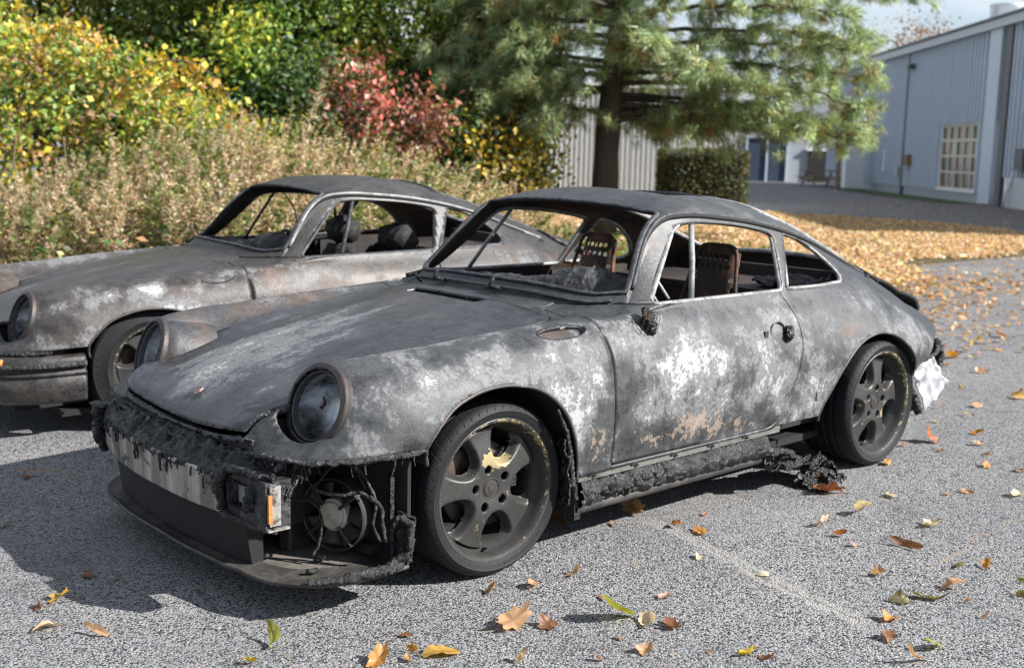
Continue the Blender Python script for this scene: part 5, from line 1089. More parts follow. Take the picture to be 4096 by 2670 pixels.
def weeds():
    """dried mugwort and goldenrod: a mass nobody could count"""
    r = np.random.default_rng(41); cl = Cloud(); n = 1900
    lat = r.uniform(-6.2, .9, n); dep = 10.6+3.0*r.random(n)+.35*np.abs(lat+2)*0; base = P2a(np.c_[lat, dep, np.zeros(n)])
    hmax = np.interp(lat, [-6.2, -5, -4, -3.3, -2.5, -1.6, -.9, -.3, .3, .9], [.85, 1.2, 1.62, 1.80, 1.62, 1.50, 1.32, 1.08, .75, .45])*np.interp(dep, [10.6, 12, 13.6], [.55, .9, 1.06]); H = hmax*(.62+.40*r.random(n)); H[:5] = [2.2, 2.1, 1.95, 1.9, 1.8]; base[:5] = P2a(np.c_[[-2.55, -2.6, -2.4, -2.75, -3.6], [12.2, 12.4, 12.3, 12.5, 12.6], np.zeros(5)])
    lean = r.normal(size=(n, 2))*.16+RH*.10; lean[:2] = RH*.26
    kind = r.random(n); kind = kind+.25*vnoise(np.c_[lat, dep, 0*lat], .8, 3, 2)
    per = 120; t = .18+.82*r.random((n, per))**.75; cid = np.repeat(np.arange(n), per); tf = t.ravel()
    C = base[cid]+np.c_[lean[cid]*H[cid][:, None]*(tf**1.6)[:, None], H[cid]*tf]; w = .16*(1.06-tf); out = r.normal(size=(len(C), 3)); out[:, 2] = np.abs(out[:, 2])*.3-.1; C = C+out*w[:, None]*.75
    brown = pick([(.64, .48, .33, 3), (.72, .57, .40, 3), (.48, .33, .22, 1.6), (.76, .64, .45, 1.8)], len(C), r, .22); green = pick([(.17, .23, .06, 3), (.26, .29, .08, 3), (.11, .16, .04, 2), (.40, .37, .10, 1)], len(C), r, .25)
    isg = (kind[cid] > .80) | (r.random(len(C)) < .10); tint = np.where(isg[:, None], green, brown)*np.exp(.2*vnoise(C, 1.4, 6, 3))[:, None]; up_ax = np.c_[out[:, :2], np.abs(out[:, 2])+.6]
    cl.add(*quads(C, np.where(isg, .075, .050)*(.5+.9*r.random(len(C))), tint, .28, 0, 42, 0, up_ax))
    # stems as slim three-sided blades
    ns = 6; ts = np.linspace(0, 1, ns); S = base[:, None]+np.concatenate([lean[:, None]*(H[:, None]*ts[None]**1.6)[..., None], (H[:, None]*ts[None])[..., None]], -1); side = r.normal(size=(n, 1, 3)); side[..., 2] = 0; side /= np.linalg.norm(side, axis=-1, keepdims=True); wd = (.007*(1-.75*ts))[None, :, None]
    V = np.stack([S-side*wd, S+side*wd], 2).reshape(-1, 3); i = (np.arange(n)[:, None]*ns+np.arange(ns-1)[None]).ravel()*2; F = np.concatenate([np.stack([i, i+1, i+3], 1), np.stack([i, i+3, i+2], 1)]); cl.add(V, F, np.tile((.22, .15, .10), (len(V), 1)))
    o = cl.build('weeds', M['dry']); tag(o, 'mass of dried brown weeds mixed with green stalks', None, None, 'stuff')
    # low leafy ground cover at the foot of the weeds
    cl = Cloud(); n = 17000; lat = r.uniform(-7.5, 3.4, n); dep = r.uniform(10.0, 15.5, n); keep = (dep > 10.3+.25*r.normal(size=n)+np.interp(lat, [-7.5, -3, 0, 3.4], [.0, .4, 1.2, 1.6])) ; lat, dep = lat[keep], dep[keep]; z = .04+.5*r.random(len(lat))**1.6*np.interp(lat, [-7.5, -1, .5, 3.4], [1.2, 1.0, .7, .35])
    cl.add(*quads(P2a(np.c_[lat, dep, z]), .085*(.6+.9*r.random(len(lat))), pick([(.07, .13, .025, 4), (.13, .19, .04, 3), (.25, .26, .05, 1.6), (.36, .22, .09, 2), (.42, .30, .12, 1.3), (.04, .08, .02, 2)], len(lat), r, .25), .65, .3, 43, 0))
    o = cl.build('ground_cover', M['leaf']); tag(o, 'low green leaves and fallen leaves at the foot of the weeds', None, None, 'stuff')
weeds()
# ---------------------------------------------------------------- pine
def pine():
    r = np.random.default_rng(61); D = 18.5; b0 = P2(lp(1392, D), D); root = empty('pine_tree', b0); root.scale = (.80, .80, .80); tag(root, 'big white pine with drooping blue-green needle clumps and a dark trunk', 'pine', TRE)
    n = 26; z = np.linspace(-.05, 11.0, n); P = np.c_[RH[0]*.045*z+.03*np.sin(z*.9), RH[1]*.045*z+.03*np.cos(z*1.1), z]; rad = np.interp(z, [-.05, .3, 2, 5, 11], [.32, .275, .25, .18, .05])
    V, F = tube_geo(P, rad, 18); V[:, :2] += (.028*vnoise(V*np.array([1, 1, .35]), 9, 3, 3))[:, None]*np.sign(V[:, :2]-np.repeat(P[:, :2], 18, 0)); mobj('trunk', V, F, M['bark'], root)
    at = lambda zz: np.array([np.interp(zz, z, P[:, 0]), np.interp(zz, z, P[:, 1]), zz])
    bm = MB(); cl = Cloud(); tips = []; R3 = np.array([RH[0], RH[1], 0]); F3 = np.array([FH[0], FH[1], 0])
    spec = []
    # (start height, sideways reach, depth reach, end height)
    for s in [(2.35, 2.2, -.8, 2.1), (2.5, 3.6, -1.2, 2.15), (2.7, 4.9, -.6, 2.0), (2.9, 5.4, .6, 2.2), (2.8, 4.2, 1.2, 2.25), (3.1, 5.0, -1.2, 2.7), (3.3, 3.0, -2.0, 2.8), (3.5, 5.5, .2, 3.2), (3.8, 4.6, -1.6, 3.6), (4.1, 5.4, .8, 4.0), (4.4, 4.2, -1.8, 4.3), (4.7, 6.0, -.4, 4.9), (5.2, 5.0, 1.0, 5.3), (5.6, 5.6, -1.2, 5.8), (6.2, 4.6, 0, 6.4), (7.0, 4.0, -1, 7.2), (8.2, 3.0, .5, 8.4), (2.4, 1.3, .6, 2.1), (2.6, 2.5, 1.8, 2.2),
              (2.5, -1.5, -1.4, 2.25), (2.9, -2.6, -.8, 2.6), (3.2, -1.9, -1.6, 2.9), (3.5, -2.9, -.3, 3.3), (3.8, -2.2, -1.5, 3.6), (4.2, -3.0, .2, 4.1), (4.5, -2.4, -1.4, 4.5), (5.0, -3.0, -.6, 5.1), (5.5, -2.5, .8, 5.7), (6.2, -2.6, -.8, 6.5), (7.2, -2.2, .2, 7.5), (4.0, .4, -2.6, 3.7), (3.5, 1.6, -2.2, 3.2), (4.8, 1.4, -2.6, 4.8), (5.6, -.6, -2.6, 5.7), (3.4, .9, 2.2, 3.2), (4.6, -.5, 2.4, 4.6), (3.7, .5, -1.5, 3.4), (4.2, -.2, -1.5, 4.0), (4.6, .6, -1.4, 4.5), (5.0, -.3, -1.5, 5.0), (3.0, -3.2, .4, 2.5), (3.4, -3.6, -.6, 3.0), (4.0, -3.7, -.2, 3.7), (4.6, -3.5, .6, 4.6)]: spec.append(s)
    for k, (z0, sx, sy, z1) in enumerate(spec):
        a = at(z0); e = a*np.array([1, 1, 0])+R3*sx+F3*sy+np.array([0, 0, z1]); m = (a+e)/2+np.array([0, 0, .18]); B = curve(np.array([a, m, e]), 12); B = B+.05*r.normal(size=B.shape)*np.linspace(0, 1, len(B))[:, None]
        mb = MB(); mb.tube(B, np.linspace(.06, .012, len(B)), 6); mb.build('branch', M['bark'], root, True)
        L = np.linalg.norm(e-a); nb = int(8+4.6*L); tw = MB()
        for i in range(nb):
            t = .30+.70*(i+r.random())/nb; q = B[min(len(B)-1, int(t*(len(B)-1)))]; d = (e-a)/L; sd = np.cross(d, [0, 0, 1]); o = sd*r.normal()*.62*(1.15-t*.5)+np.array([0, 0, 1])*(r.normal()*.13-.04)+d*.30*r.random(); tip = q+o*(.55+.5*r.random()); tw.tube([q, (q+tip)/2+np.array([0, 0, .05]), tip], [.010, .007, .004], 4, cap=False)
            for j in range(4): tips.append((q+(tip-q)*(.30+.70*(j+r.random())/4)+.09*r.normal(size=3), (tip-q)/np.linalg.norm(tip-q)))
        tw.build('twigs', M['bark'], root, True)['kind'] = 'stuff'
    T = np.array([t[0] for t in tips]); Dd = np.array([t[1] for t in tips]); m = len(T); per = 40
    tone = np.exp(.22*r.normal(size=m)); tan = r.random(m) < .13; cid = np.repeat(np.arange(m), per); ax = Dd[cid]+r.normal(size=(m*per, 3))*.55; ax[:, 2] -= .45; ax /= np.linalg.norm(ax, axis=1)[:, None]
    ln = .21*(.7+.5*r.random(m*per)); A = T[cid]+r.normal(size=(m*per, 3))*.05; E = A+ax*ln[:, None]; sd = np.cross(ax, r.normal(size=(m*per, 3))); sd /= np.linalg.norm(sd, axis=1)[:, None]; w = .008
    V = np.stack([A-sd*w, A+sd*w, E], 1).reshape(-1, 3); F = np.arange(len(V)).reshape(-1, 3)
    green = pick([(.28, .40, .21, 3), (.40, .50, .24, 3), (.15, .23, .13, 2.5), (.56, .58, .26, 1.8)], m*per, r, .2); brown = pick([(.36, .19, .06, 2), (.28, .15, .06, 2), (.42, .26, .09, 1)], m*per, r, .2)
    tint = np.where((tan[cid] & (r.random(m*per) < .7))[:, None], brown, green)*tone[cid][:, None]; cl.add(V, F, np.repeat(np.clip(tint, .01, .9), 3, 0)); cl.build('needles', M['needle'], root)
pine()
# ---------------------------------------------------------------- clipped hedge
def hedge():
    r = np.random.default_rng(71); D = 26.5; c = P2(lp(1618, D), D); root = empty('hedge', c); tag(root, 'clipped dark green hedge block with rounded corners beside the driveway', 'hedge', TRE)
    hx, hy, hz = 1.0, .75, 1.50; n = 26000; d = r.normal(size=(n, 3)); p = 4.5; d /= (np.abs(d)**p).sum(1)[:, None]**(1/p); d[:, 2] = np.abs(d[:, 2]); s = np.c_[d[:, 0]*hx, d[:, 1]*hy, d[:, 2]*hz]*(.93+.09*r.random((n, 1))); s *= 1+.025*vnoise(s, 5, 2, 2)[:, None]; s[:, 2] *= .62+.38*sst(0, .4, d[:, 2])*1.0
    z = r.random(n)*hz; side = d[:, 2] < .75; s[:, 2] = np.where(side, z, s[:, 2]); Q = R3_rot(s)
    tint = pick([(.06, .085, .022, 4), (.09, .115, .03, 3), (.18, .12, .045, 2.2), (.035, .05, .016, 2.5), (.26, .17, .06, .9)], n, r, .3)*np.exp(.3*vnoise(s, 6, 5, 2))[:, None]; cl = Cloud(); cl.add(*quads(Q, .06*(.6+.8*r.random(n)), np.clip(tint, .004, .8), .55, 0, 72, 0)); cl.build('foliage', M['leaf'], root)
    a = np.linspace(0, 2*np.pi, 28, endpoint=False); ring = np.stack([np.sign(np.cos(a))*np.abs(np.cos(a))**.45*hx*.93, np.sign(np.sin(a))*np.abs(np.sin(a))**.45*hy*.93], 1); V = np.vstack([np.c_[ring, np.zeros(28)], np.c_[ring, np.full(28, hz*.86)], np.c_[ring*.85, np.full(28, hz*.95)]]); mobj('shade_core', R3_rot(V), [[i, (i+1) % 28, 28+(i+1) % 28, 28+i] for i in range(28)]+[[28+i, 28+(i+1) % 28, 56+(i+1) % 28, 56+i] for i in range(28)]+[list(range(56, 84))], simple('hedge_inside', (.012, .015, .007), .95, 0, .4, 8, .5), root, True)  # near-black hull paints in the shade behind the outer leaves
def R3_rot(s): return s[:, :1]*np.array([RH[0], RH[1], 0])+s[:, 1:2]*np.array([FH[0], FH[1], 0])+s[:, 2:]*np.array([0, 0, 1.])
hedge()
# ---------------------------------------------------------------- buildings
M['shed'] = simple('pale_ribbed_cladding', (.66, .66, .66), .6, .0, .12, 3, .1); M['white'] = simple('white_trim', (.72, .73, .74), .5, 0, .06, 6, .1)
M['clad'] = simple('blue_grey_cladding', (.50, .56, .64), .42, .05, .10, .8, .05); M['clad_trim'] = simple('grey_flashing', (.50, .52, .55), .5, .1, .08, 3, .05); M['dark_trim'] = simple('dark_downpipe', (.10, .105, .115), .5, .1, .2, 5, .1)
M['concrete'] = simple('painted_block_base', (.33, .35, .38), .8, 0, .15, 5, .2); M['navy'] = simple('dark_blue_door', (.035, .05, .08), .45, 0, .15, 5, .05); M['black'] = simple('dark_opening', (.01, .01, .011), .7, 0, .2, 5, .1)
M['yellow'] = simple('yellow_paint', (.62, .42, .02), .5, 0, .15, 8, .1); M['wood'] = simple('weathered_wood', (.25, .18, .11), .8, 0, .25, 9, .3); M['muntin'] = simple('cream_window_bar', (.60, .55, .45), .55, 0, .12, 9, .1)
def pane_mat(name, col, rough=.08):
    t = NT(name); c = t.coord('Object'); n = t.noise(1.3, 3, .5, c); k = t.mix(n, tuple(q*.5 for q in col), tuple(q*1.5 for q in col)); return t.fin(k, rough, 0, .6)
PANES = [pane_mat('window_glass_dark', (.03, .03, .035)), pane_mat('window_glass_red', (.13, .05, .03)), pane_mat('window_glass_tan', (.12, .10, .07)), pane_mat('window_glass_pale', (.20, .20, .18))]
M['steel'] = simple('galvanised_steel', (.55, .57, .60), .35, .6, .08, 4, .05)
def ribbed(name, A, B, z0, z1, period, depth, mat, parent, duty=.62, panel_w=None):
    """vertical ribbed sheets from point A to point B, ribs towards the yard; one object per sheet"""
    A = np.array(A[:2], float); B = np.array(B[:2], float); L = np.linalg.norm(B-A); d = (B-A)/L; nrm = np.array([-d[1], d[0]])
    if nrm@(C0[:2]-A) < 0: nrm = -nrm
    out = []; np_ = max(1, round(L/panel_w)) if panel_w else 1; pw = L/np_
    for k in range(np_):
        s0 = k*pw; n = max(1, round(pw/period)); w = (pw-(.022 if panel_w else 0))/n; pts = []
        for i in range(n):
            x = s0+i*w; pts += [(x, 0), (x+w*duty, 0), (x+w*(duty+.07), depth), (x+w*.93, depth)]
        pts.append((s0+n*w, 0)); pts = np.array(pts); Q = A+pts[:, :1]*d+pts[:, 1:]*nrm+nrm*(.008*(k % 2)); m = len(Q)
        V = np.vstack([np.c_[Q, np.full(m, z0)], np.c_[Q, np.full(m, z1)]]); out.append(mobj(name, V, [[i, i+1, m+i+1, m+i] for i in range(m-1)], mat, parent, False))
    return out
def slab(name, c, size, rotz, mat, parent):
    m = MB(); m.box(c, size, Matrix.Rotation(rotz, 3, 'Z')); return m.build(name, mat, parent)
AZ_R = math.atan2(RH[1], RH[0])
def shed():
    D = 30.0; x0, x1 = lp(1284, D), 5.75; root = empty('shed', P2((x0+x1)/2, D)); tag(root, 'pale shed with ribbed cladding, half hidden by the pine trunk', 'shed'); inv = Matrix.Translation(-Vector(root.location))
    o = ribbed('wall_panel', P2(x0, D), P2(x1, D), 0.25, 3.05, .13, .055, M['shed'], root, .62, .9)+[slab('base_course', P2((x0+x1)/2, D+.06, .12), (x1-x0, .14, .25), AZ_R, M['concrete'], root), slab('corner_post', P2(x0-.05, D-.03, 1.55), (.14, .12, 3.1), AZ_R, M['white'], root), slab('roof_edge', P2((x0+x1)/2, D-.02, 3.11), (x1-x0+.4, .22, .12), AZ_R, M['white'], root), slab('back_wall', P2((x0+x1)/2, D+2.2, 1.55), (x1-x0-.1, 4.2, 3.0), AZ_R, M['shed'], root)]
    for i in range(6):
        o.append(slab('window_pane', P2(lp(1452+i*20, D), D-.035, 2.62), (.115, .02, .74), AZ_R, PANES[0], root))
    for q in o: q.matrix_parent_inverse = inv
shed()
def main_building():
    def W(t, z=0., off=0.): # along the wall; off = towards the yard
        lat, dep = 14.94+.042*t, 33.6+.996*t; return P2(lat-off*.999, dep+off*.042, z)
    d = W(1)-W(0); az = math.atan2(d[1], d[0]); root = empty('warehouse', W(9)); tag(root, 'long blue-grey metal warehouse with a gridded window in shade', 'building'); inv = Matrix.Translation(-Vector(root.location)); o = []
    for a, b, z0, z1 in ((-14, 1.55, .9, 5.45), (3.6, 4.0, .35, 5.45), (4.0, 7.9, 2.60, 5.45), (7.9, 12.0, .35, 5.45), (12.2, 25.5, .35, 5.45)): o += ribbed('wall_panel', W(a), W(b), z0, z1, 0.32, .13, M['clad'], root, .62, .96)
    o.append(slab('backing_wall', W(5.7, 4.0, -.14), (39.4, .10, 2.8), az, M['dark_trim'], root)); o.append(slab('backing_wall', W(-6.2, 1.4, -.14), (15.4, .10, 2.6), az, M['dark_trim'], root)); o.append(slab('backing_wall', W(16.7, 1.4, -.14), (17.5, .10, 2.6), az, M['dark_trim'], root))
    o += [slab('pilaster', W(2.95, 2.75, .06), (1.0, .22, 5.4), az, M['clad'], root), slab('base_wall', W(6.6, .175, -.06), (31.5+6, .22, .35), az, M['concrete'], root), slab('base_wall', W(-6.3, .45, .0), (15.2, .22, .9), az, M['clad_trim'], root)]
    o += [slab('eave_trim', W(5.7, 5.58, .12), (40, .34, .26), az, M['clad_trim'], root), slab('gutter_edge', W(5.7, 5.76, .16), (40, .40, .07), az, M['dark_trim'], root)]
    for t, w_ in ((1.85, .42), (12.1, .18)): o.append(slab('downpipe', W(t, 2.72, .09), (w_, .14, 5.42), az, M['dark_trim'], root))
    # gridded window
    win = empty('window', parent=root); win.matrix_parent_inverse = inv
    zb = [.42, .98, 1.52, 2.06, 2.56]; tb = np.linspace(4.06, 7.84, 6); k = 0
    for i in range(5):
        for j in range(4):
            o.append(slab('pane', W((tb[i]+tb[i+1])/2, (zb[j]+zb[j+1])/2, -.05), (tb[i+1]-tb[i]-.03, .012, zb[j+1]-zb[j]-.03), az, PANES[[3, 1, 0, 2, 3, 0, 1, 0, 2, 0, 0, 3, 1, 2, 0, 3, 0, 2, 2, 3][(k*7+3*j) % 20]], win)); k += 1
    for i in range(6): o.append(slab('mullion', W(tb[i], 1.49, -.02), (.09, .05, 2.2), az, M['muntin'], win))
    for j, z in enumerate(zb): o.append(slab('transom', W(5.95, z, -.018), (3.86, .055, .10 if j == 3 else .075), az, M['muntin'], win))
    o.append(slab('sill', W(5.95, .36, .02), (4.0, .16, .08), az, M['white'], win))
    for t, z, s, m in ((11.2, 1.35, .42, 'wood'), (.0, 1.45, .62, 'dark_trim')): o.append(slab('wall_box', W(t, z, .18), (s, .25, s), az, M[m], root))
    o.append(slab('wall_lamp', W(11.4, 4.9, .22), (.28, .34, .20), az, M['dark_trim'], root)); o.append(slab('vent_cap', W(14.6, 1.3, .12), (.16, .16, .9), az, M['white'], root)); o.append(slab('meter_box', W(12.5, .9, .16), (.22, .2, .35), az, M['clad_trim'], root))
    mb = MB(); mb.tube([W(.8, 1.05, .1), W(.9, .5, .22), W(.95, .05, .25)], .05, 8); o.append(mb.build('drain_spout', M['white'], root, True))
    a, b = W(-14, 5.72, .1), W(25.5, 5.72, .1); c = W(25.5, 7.4, -12); e = W(-14, 7.4, -12); o.append(mobj('roof', np.array([a, b, c, e]), [[0, 1, 2, 3]], M['clad_trim'], root, False))
    a, b, c, e = W(25.5, 0, 0), W(25.5, 0, -12), W(25.5, 7.3, -12), W(25.5, 5.6, 0); o.append(mobj('end_wall', np.array([a, b, c, e]), [[0, 1, 2, 3]], M['clad'], root, False))
    a, b, c, e = W(-14, 0, 0), W(-14, 0, -12), W(-14, 7.3, -12), W(-14, 5.7, 0); o.append(mobj('end_wall', np.array([a, b, c, e]), [[0, 1, 2, 3]], M['clad'], root, False))
    vp = W(11.5, 0, -3.2); V, F = lathe([(.0001, 1.35), (.62, 1.32), (.64, 1.22), (.60, 1.20), (.60, 0), (.60, -.6)], 28); V = V[:, [0, 2, 1]]; V[:, 2] += 5.95; o.append(mobj('roof_vent', V+np.array([vp[0], vp[1], 0]), F, M['steel'], root))
    for q in o:
        if q.parent == root: q.matrix_parent_inverse = inv
    V = np.array([W(22, 0, 0), W(3.6, 0, 0), W(3.6, 0, 1.3), W(11, 0, 1.7), W(22, 0, 1.2)]); sheet('grass_verge', V, .012, simple('mown_grass', (.045, .085, .015), .9, 0, .4, 4, .8), 'structure', 'narrow green verge along the warehouse wall')
    return W
WALL = main_building()
def far_building():
    D = 63.0; root = empty('garage', P2(lp(1830, D), D)); tag(root, 'distant pale garage with dark blue doors at the end of the driveway', 'building'); inv = Matrix.Translation(-Vector(root.location)); o = []
    x = lambda d: lp(d, D)
    o += [slab('wall', P2((x(1690)+x(2000))/2, D+2, 2.2), (x(2000)-x(1690), 3.6, 4.4), AZ_R, M['concrete'], root)]
    for a, b in ((1722, 1762), (1768, 1808)): o.append(slab('door', P2((x(a)+x(b))/2, D+.12, 1.15), (x(b)-x(a), .16, 2.3), AZ_R, M['navy'], root))
    for a in (1718, 1765, 1811): o.append(slab('door_post', P2(x(a), D+.05, 1.2), (.10, .2, 2.4), AZ_R, M['clad'], root))
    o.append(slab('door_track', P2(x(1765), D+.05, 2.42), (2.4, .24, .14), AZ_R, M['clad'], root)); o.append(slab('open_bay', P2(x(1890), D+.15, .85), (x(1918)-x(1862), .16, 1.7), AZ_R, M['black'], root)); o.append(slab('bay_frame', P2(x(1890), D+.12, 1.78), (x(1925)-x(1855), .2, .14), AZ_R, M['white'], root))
    for q in o: q.matrix_parent_inverse = inv
    o = slab('utility_door', P2(lp(1965, 50), 50, 1.2), (.82, .5, 2.2), AZ_R, M['white'], None); tag(o, 'white utility cabinet standing at the far corner of the warehouse', 'cabinet')
far_building()
def picnic_table():
    c = P2(lp(1892, 54), 54); root = empty('picnic_table', c, AZ_R+.25); tag(root, 'weathered wooden picnic table in shade by the garage', 'table')
    for i in range(5):
        m = MB(); m.box((0, -.32+.16*i, .76), (1.8, .14, .04)); m.build('top_plank', M['wood'], root)
    for s in (-1, 1):
        m = MB(); m.box((0, s*.72, .45), (1.8, .26, .04)); m.build('bench_plank', M['wood'], root)
        for e in (-1, 1):
            m = MB(); m.tube([(e*.65, s*.20, .74), (e*.65, s*.62, 0)], .05, 6); m.build('leg', M['wood'], root)
    for e in (-1, 1):
        m = MB(); m.box((e*.65, 0, .42), (.06, 1.6, .1)); m.build('cross_brace', M['wood'], root)
picnic_table()
def post(name, dx, dep, h, r, mat, label, cat):
    root = empty(name, P2(lp(dx, dep), dep)); tag(root, label, cat); V, F = lathe([(.0001, h), (r*.8, h), (r, h-.05), (r, 0.0)], 14); mobj('shaft', V[:, [0, 2, 1]], F, mat, root); V, F = lathe([(.0001, .05), (r*1.4, .05), (r*1.5, 0)], 14); mobj('footing', V[:, [0, 2, 1]], F, M['concrete'], root)
post('wooden_post', 1930, 48, 1.75, .09, M['wood'], 'tan wooden post near the picnic table', 'post'); post('bollard', 1709, 50, 1.25, .11, M['yellow'], 'yellow bollard by the blue garage doors', 'bollard'); post('pipe_marker', 1246, 21, 1.9, .035, M['yellow'], 'slim yellow marker pole in the vine thicket', 'pole')
broadleaf('bare_tree', 'far tree with sparse rust-brown leaves rising behind the warehouse roof', 'tree', P2(lp(2105, 74), 74), 9.6, (3.2, 2.4, 1.1), [(.24, .13, .08, 3), (.30, .20, .12, 2), (.18, .12, .08, 2)], 46, 22, .22, 81, .2, TRE, .5, 8.6, .2)

# ---------------------------------------------------------------- fallen leaves
def in_poly(P, poly): return poly_sdf(P[:, :2], poly) < 0
CARPET = np.array([(-7.6, -3.0), (-9.4, -3.0), (-11.2, -3.9), (-12.5, -4.4), (-15.0, -4.3), (-18.5, -5.0), (-20.6, -7.0), (-21.2, -12), (-19, -17), (-13, -16), (-9, -13), (-6.6, -10.5), (-5.6, -8.2), (-6.6, -5.6)])
def leaf_litter():
    r = np.random.default_rng(91); cl = Cloud(); pal = [(.72, .48, .28, 4), (.78, .57, .37, 4), (.55, .32, .16, 3), (.86, .66, .44, 2.5), (.30, .15, .07, 1), (.66, .48, .18, .5)]
    P = np.c_[r.uniform(-23, -5, 160000), r.uniform(-18, -3, 160000)]; dn = vnoise(np.c_[P, 0*P[:, 0]], .55, 5, 3); sd = poly_sdf(P, CARPET); P = P[(sd < .9*dn) & (r.random(len(P)) < .85+.3*dn)]
    z = .014+.05*r.random(len(P)); cl.add(*quads(np.c_[P, z], .060*(.6+.8*r.random(len(P))), pick(pal, len(P), r, .2), .7, .72, 92))
    # thinner drifts spilling onto the asphalt
    for (ax, ay, bx, by, w, n) in ((-5.4, -1.2, -10.0, -3.2, .50, 1300), (-6.2, -.6, -9.5, -.4, .35, 160), (-8.8, -2.4, -15, -3.0, .8, 700), (-22, -8, -33, -17, 2.0, 900), (-20.5, -4.5, -30, -11, 1.0, 500), (-24, -16, -38, -30, 2.2, 300), (-7.5, -2.8, -9.5, -4.0, .45, 330)):
        t = r.random(n); q = np.c_[ax+(bx-ax)*t, ay+(by-ay)*t]+r.normal(size=(n, 2))*w; cl.add(*quads(np.c_[q, .015+.025*r.random(n)], .066*(.6+.8*r.random(n)), pick([(.50, .28, .12, 3), (.58, .38, .20, 3), (.36, .18, .07, 2)], n, r, .2), .6, .72, 93+n))
    n = 700; dep = r.uniform(5.2, 26, n); lat = (r.random(n)*1.05-.12)*dep*.45; q = P2a(np.c_[lat, dep, .012+.02*r.random(n)]); cl.add(*quads(q, .045*(.4+.9*r.random(n)), pick([(.50, .28, .12, 3), (.58, .38, .20, 3), (.36, .18, .07, 2)], n, r, .2), .6, .7, 97))
    o = cl.build('leaf_litter', M['leaf']); tag(o, 'carpet of fallen tan and orange leaves on the lawn', None, None, 'stuff')
    # crumbs of leaf and pine needles among the stones of the asphalt
    cl = Cloud(); n = 900; dep = r.uniform(2.2, 7, n); lat = (r.random(n)-.5)*dep*1.0; q = P2a(np.c_[lat, dep, .004+.004*r.random(n)]); cl.add(*quads(q, .012*(.5+1.2*r.random(n)), pick([(.40, .22, .11, 3), (.30, .15, .07, 2), (.50, .34, .2, 1)], n, r, .2), .3, .8, 98)); o = cl.build('leaf_crumbs', M['leaf']); tag(o, 'tiny leaf crumbs scattered on the asphalt', None, None, 'stuff')
leaf_litter()
def leaf_outline(kind, r):
    if kind == 'maple':
        a = np.linspace(0, 2*np.pi, 41)[:-1]; p = r.uniform(0, 6.28, 3); rad = .58+.13*np.cos(5*a)*(.7+.3*np.cos(a))+.12*np.cos(a)+.05*np.cos(11*a+p[0])+.04*np.cos(17*a+p[1])+.08*np.cos(2*a+p[2]); return np.c_[rad*np.cos(a), rad*np.sin(a)*.85]*.62
    if kind == 'oak':
        a = np.linspace(0, 2*np.pi, 45)[:-1]; rad = .55+.18*np.abs(np.cos(3.5*a+r.uniform(0, 3)))**1.5-.06+.04*np.cos(9*a+r.uniform(0, 6)); return np.c_[rad*np.cos(a)*.80, rad*np.sin(a)*.46]
    a = np.linspace(0, 2*np.pi, 33)[:-1]; w = {'oval': .50, 'curl': .55, 'thin': .24}[kind]; x = np.cos(a); y = np.sin(a)*(1-.25*x)*w; return np.c_[x*.5, y*.5]*np.array([1, 1])*(1+.03*np.cos(9*a))[:, None]
TONES = {'pale tan': (.62, .43, .28), 'tan': (.50, .29, .15), 'cream': (.66, .54, .38), 'brown': (.24, .10, .045), 'rust': (.36, .12, .035), 'orange': (.55, .25, .05), 'ochre': (.52, .31, .06), 'yellow': (.66, .46, .04), 'yellow-green': (.36, .36, .06), 'olive': (.17, .14, .05), 'pinkish': (.50, .30, .24), 'green': (.20, .26, .06)}
PETIOLE = (.22, .10, .05)
def fallen_leaf(dx, dy, px, kind, tone, seed):
    r = np.random.default_rng(seed); q = px_ground(dx, dy); dep = (q-C0)@np.array(fwd); size = px*1.7217*dep/4553*1.22
    O = leaf_outline(kind, r); n = len(O); rings = [1, .66, .33]; V = np.vstack([O*k for k in rings]+[[(0, 0)]]); F = []
    for k in range(2): F += [[k*n+i, k*n+(i+1) % n, (k+1)*n+(i+1) % n, (k+1)*n+i] for i in range(n)]
    F += [[2*n+i, 2*n+(i+1) % n, 3*n] for i in range(n)]
    c1 = r.uniform(.8, 2.0)*(1.8 if kind == 'curl' else 1)*(1 if r.random() < .75 else -.6); c2 = r.uniform(-.5, .9); z = c1*V[:, 1]**2+c2*V[:, 0]**2+.10*vnoise(np.c_[V*3, np.zeros(len(V))], 1.6, seed, 2)+.05*np.abs(V[:, 1])*np.cos(22*V[:, 0]); P = np.c_[V, z]*size
    m = np.array(Matrix.Rotation(r.uniform(0, 6.28), 3, 'Z'))@np.array(Matrix.Rotation(r.normal()*.5, 3, 'X'))@np.array(Matrix.Rotation(r.normal()*.35, 3, 'Y')); P = P@m.T; P[:, 2] -= P[:, 2].min()-.003
    t = np.array(TONES[tone])*(1+.22*vnoise(np.c_[V*4, np.zeros(len(V))+seed], 1.5, 3, 2))[:, None]; t = t*(.72+.28*sst(.0, .08, np.abs(V[:, 1])))[:, None]
    root = empty('fallen_leaf', (q[0], q[1], .0)); b = mobj('blade', P, F, M['leaf'], root, True, {'tint': np.clip(t, .01, .9)})
    s0 = np.array([-.30 if kind == 'maple' else -.48, 0, 0])*size; e0 = np.array([-.62 if kind == 'maple' else -.72, .06, 0])*size; st = np.array([s0, (s0+e0)/2+[0, .02*size, .0], e0])@m.T; st[:, 2] = np.maximum(st[:, 2]-(P@[0, 0, 0]).min(), 0)+.004; mb = MB(); mb.tube(st, .0016, 5); mb.build('stalk', M['twig'], root, True)
    return root
LV = []
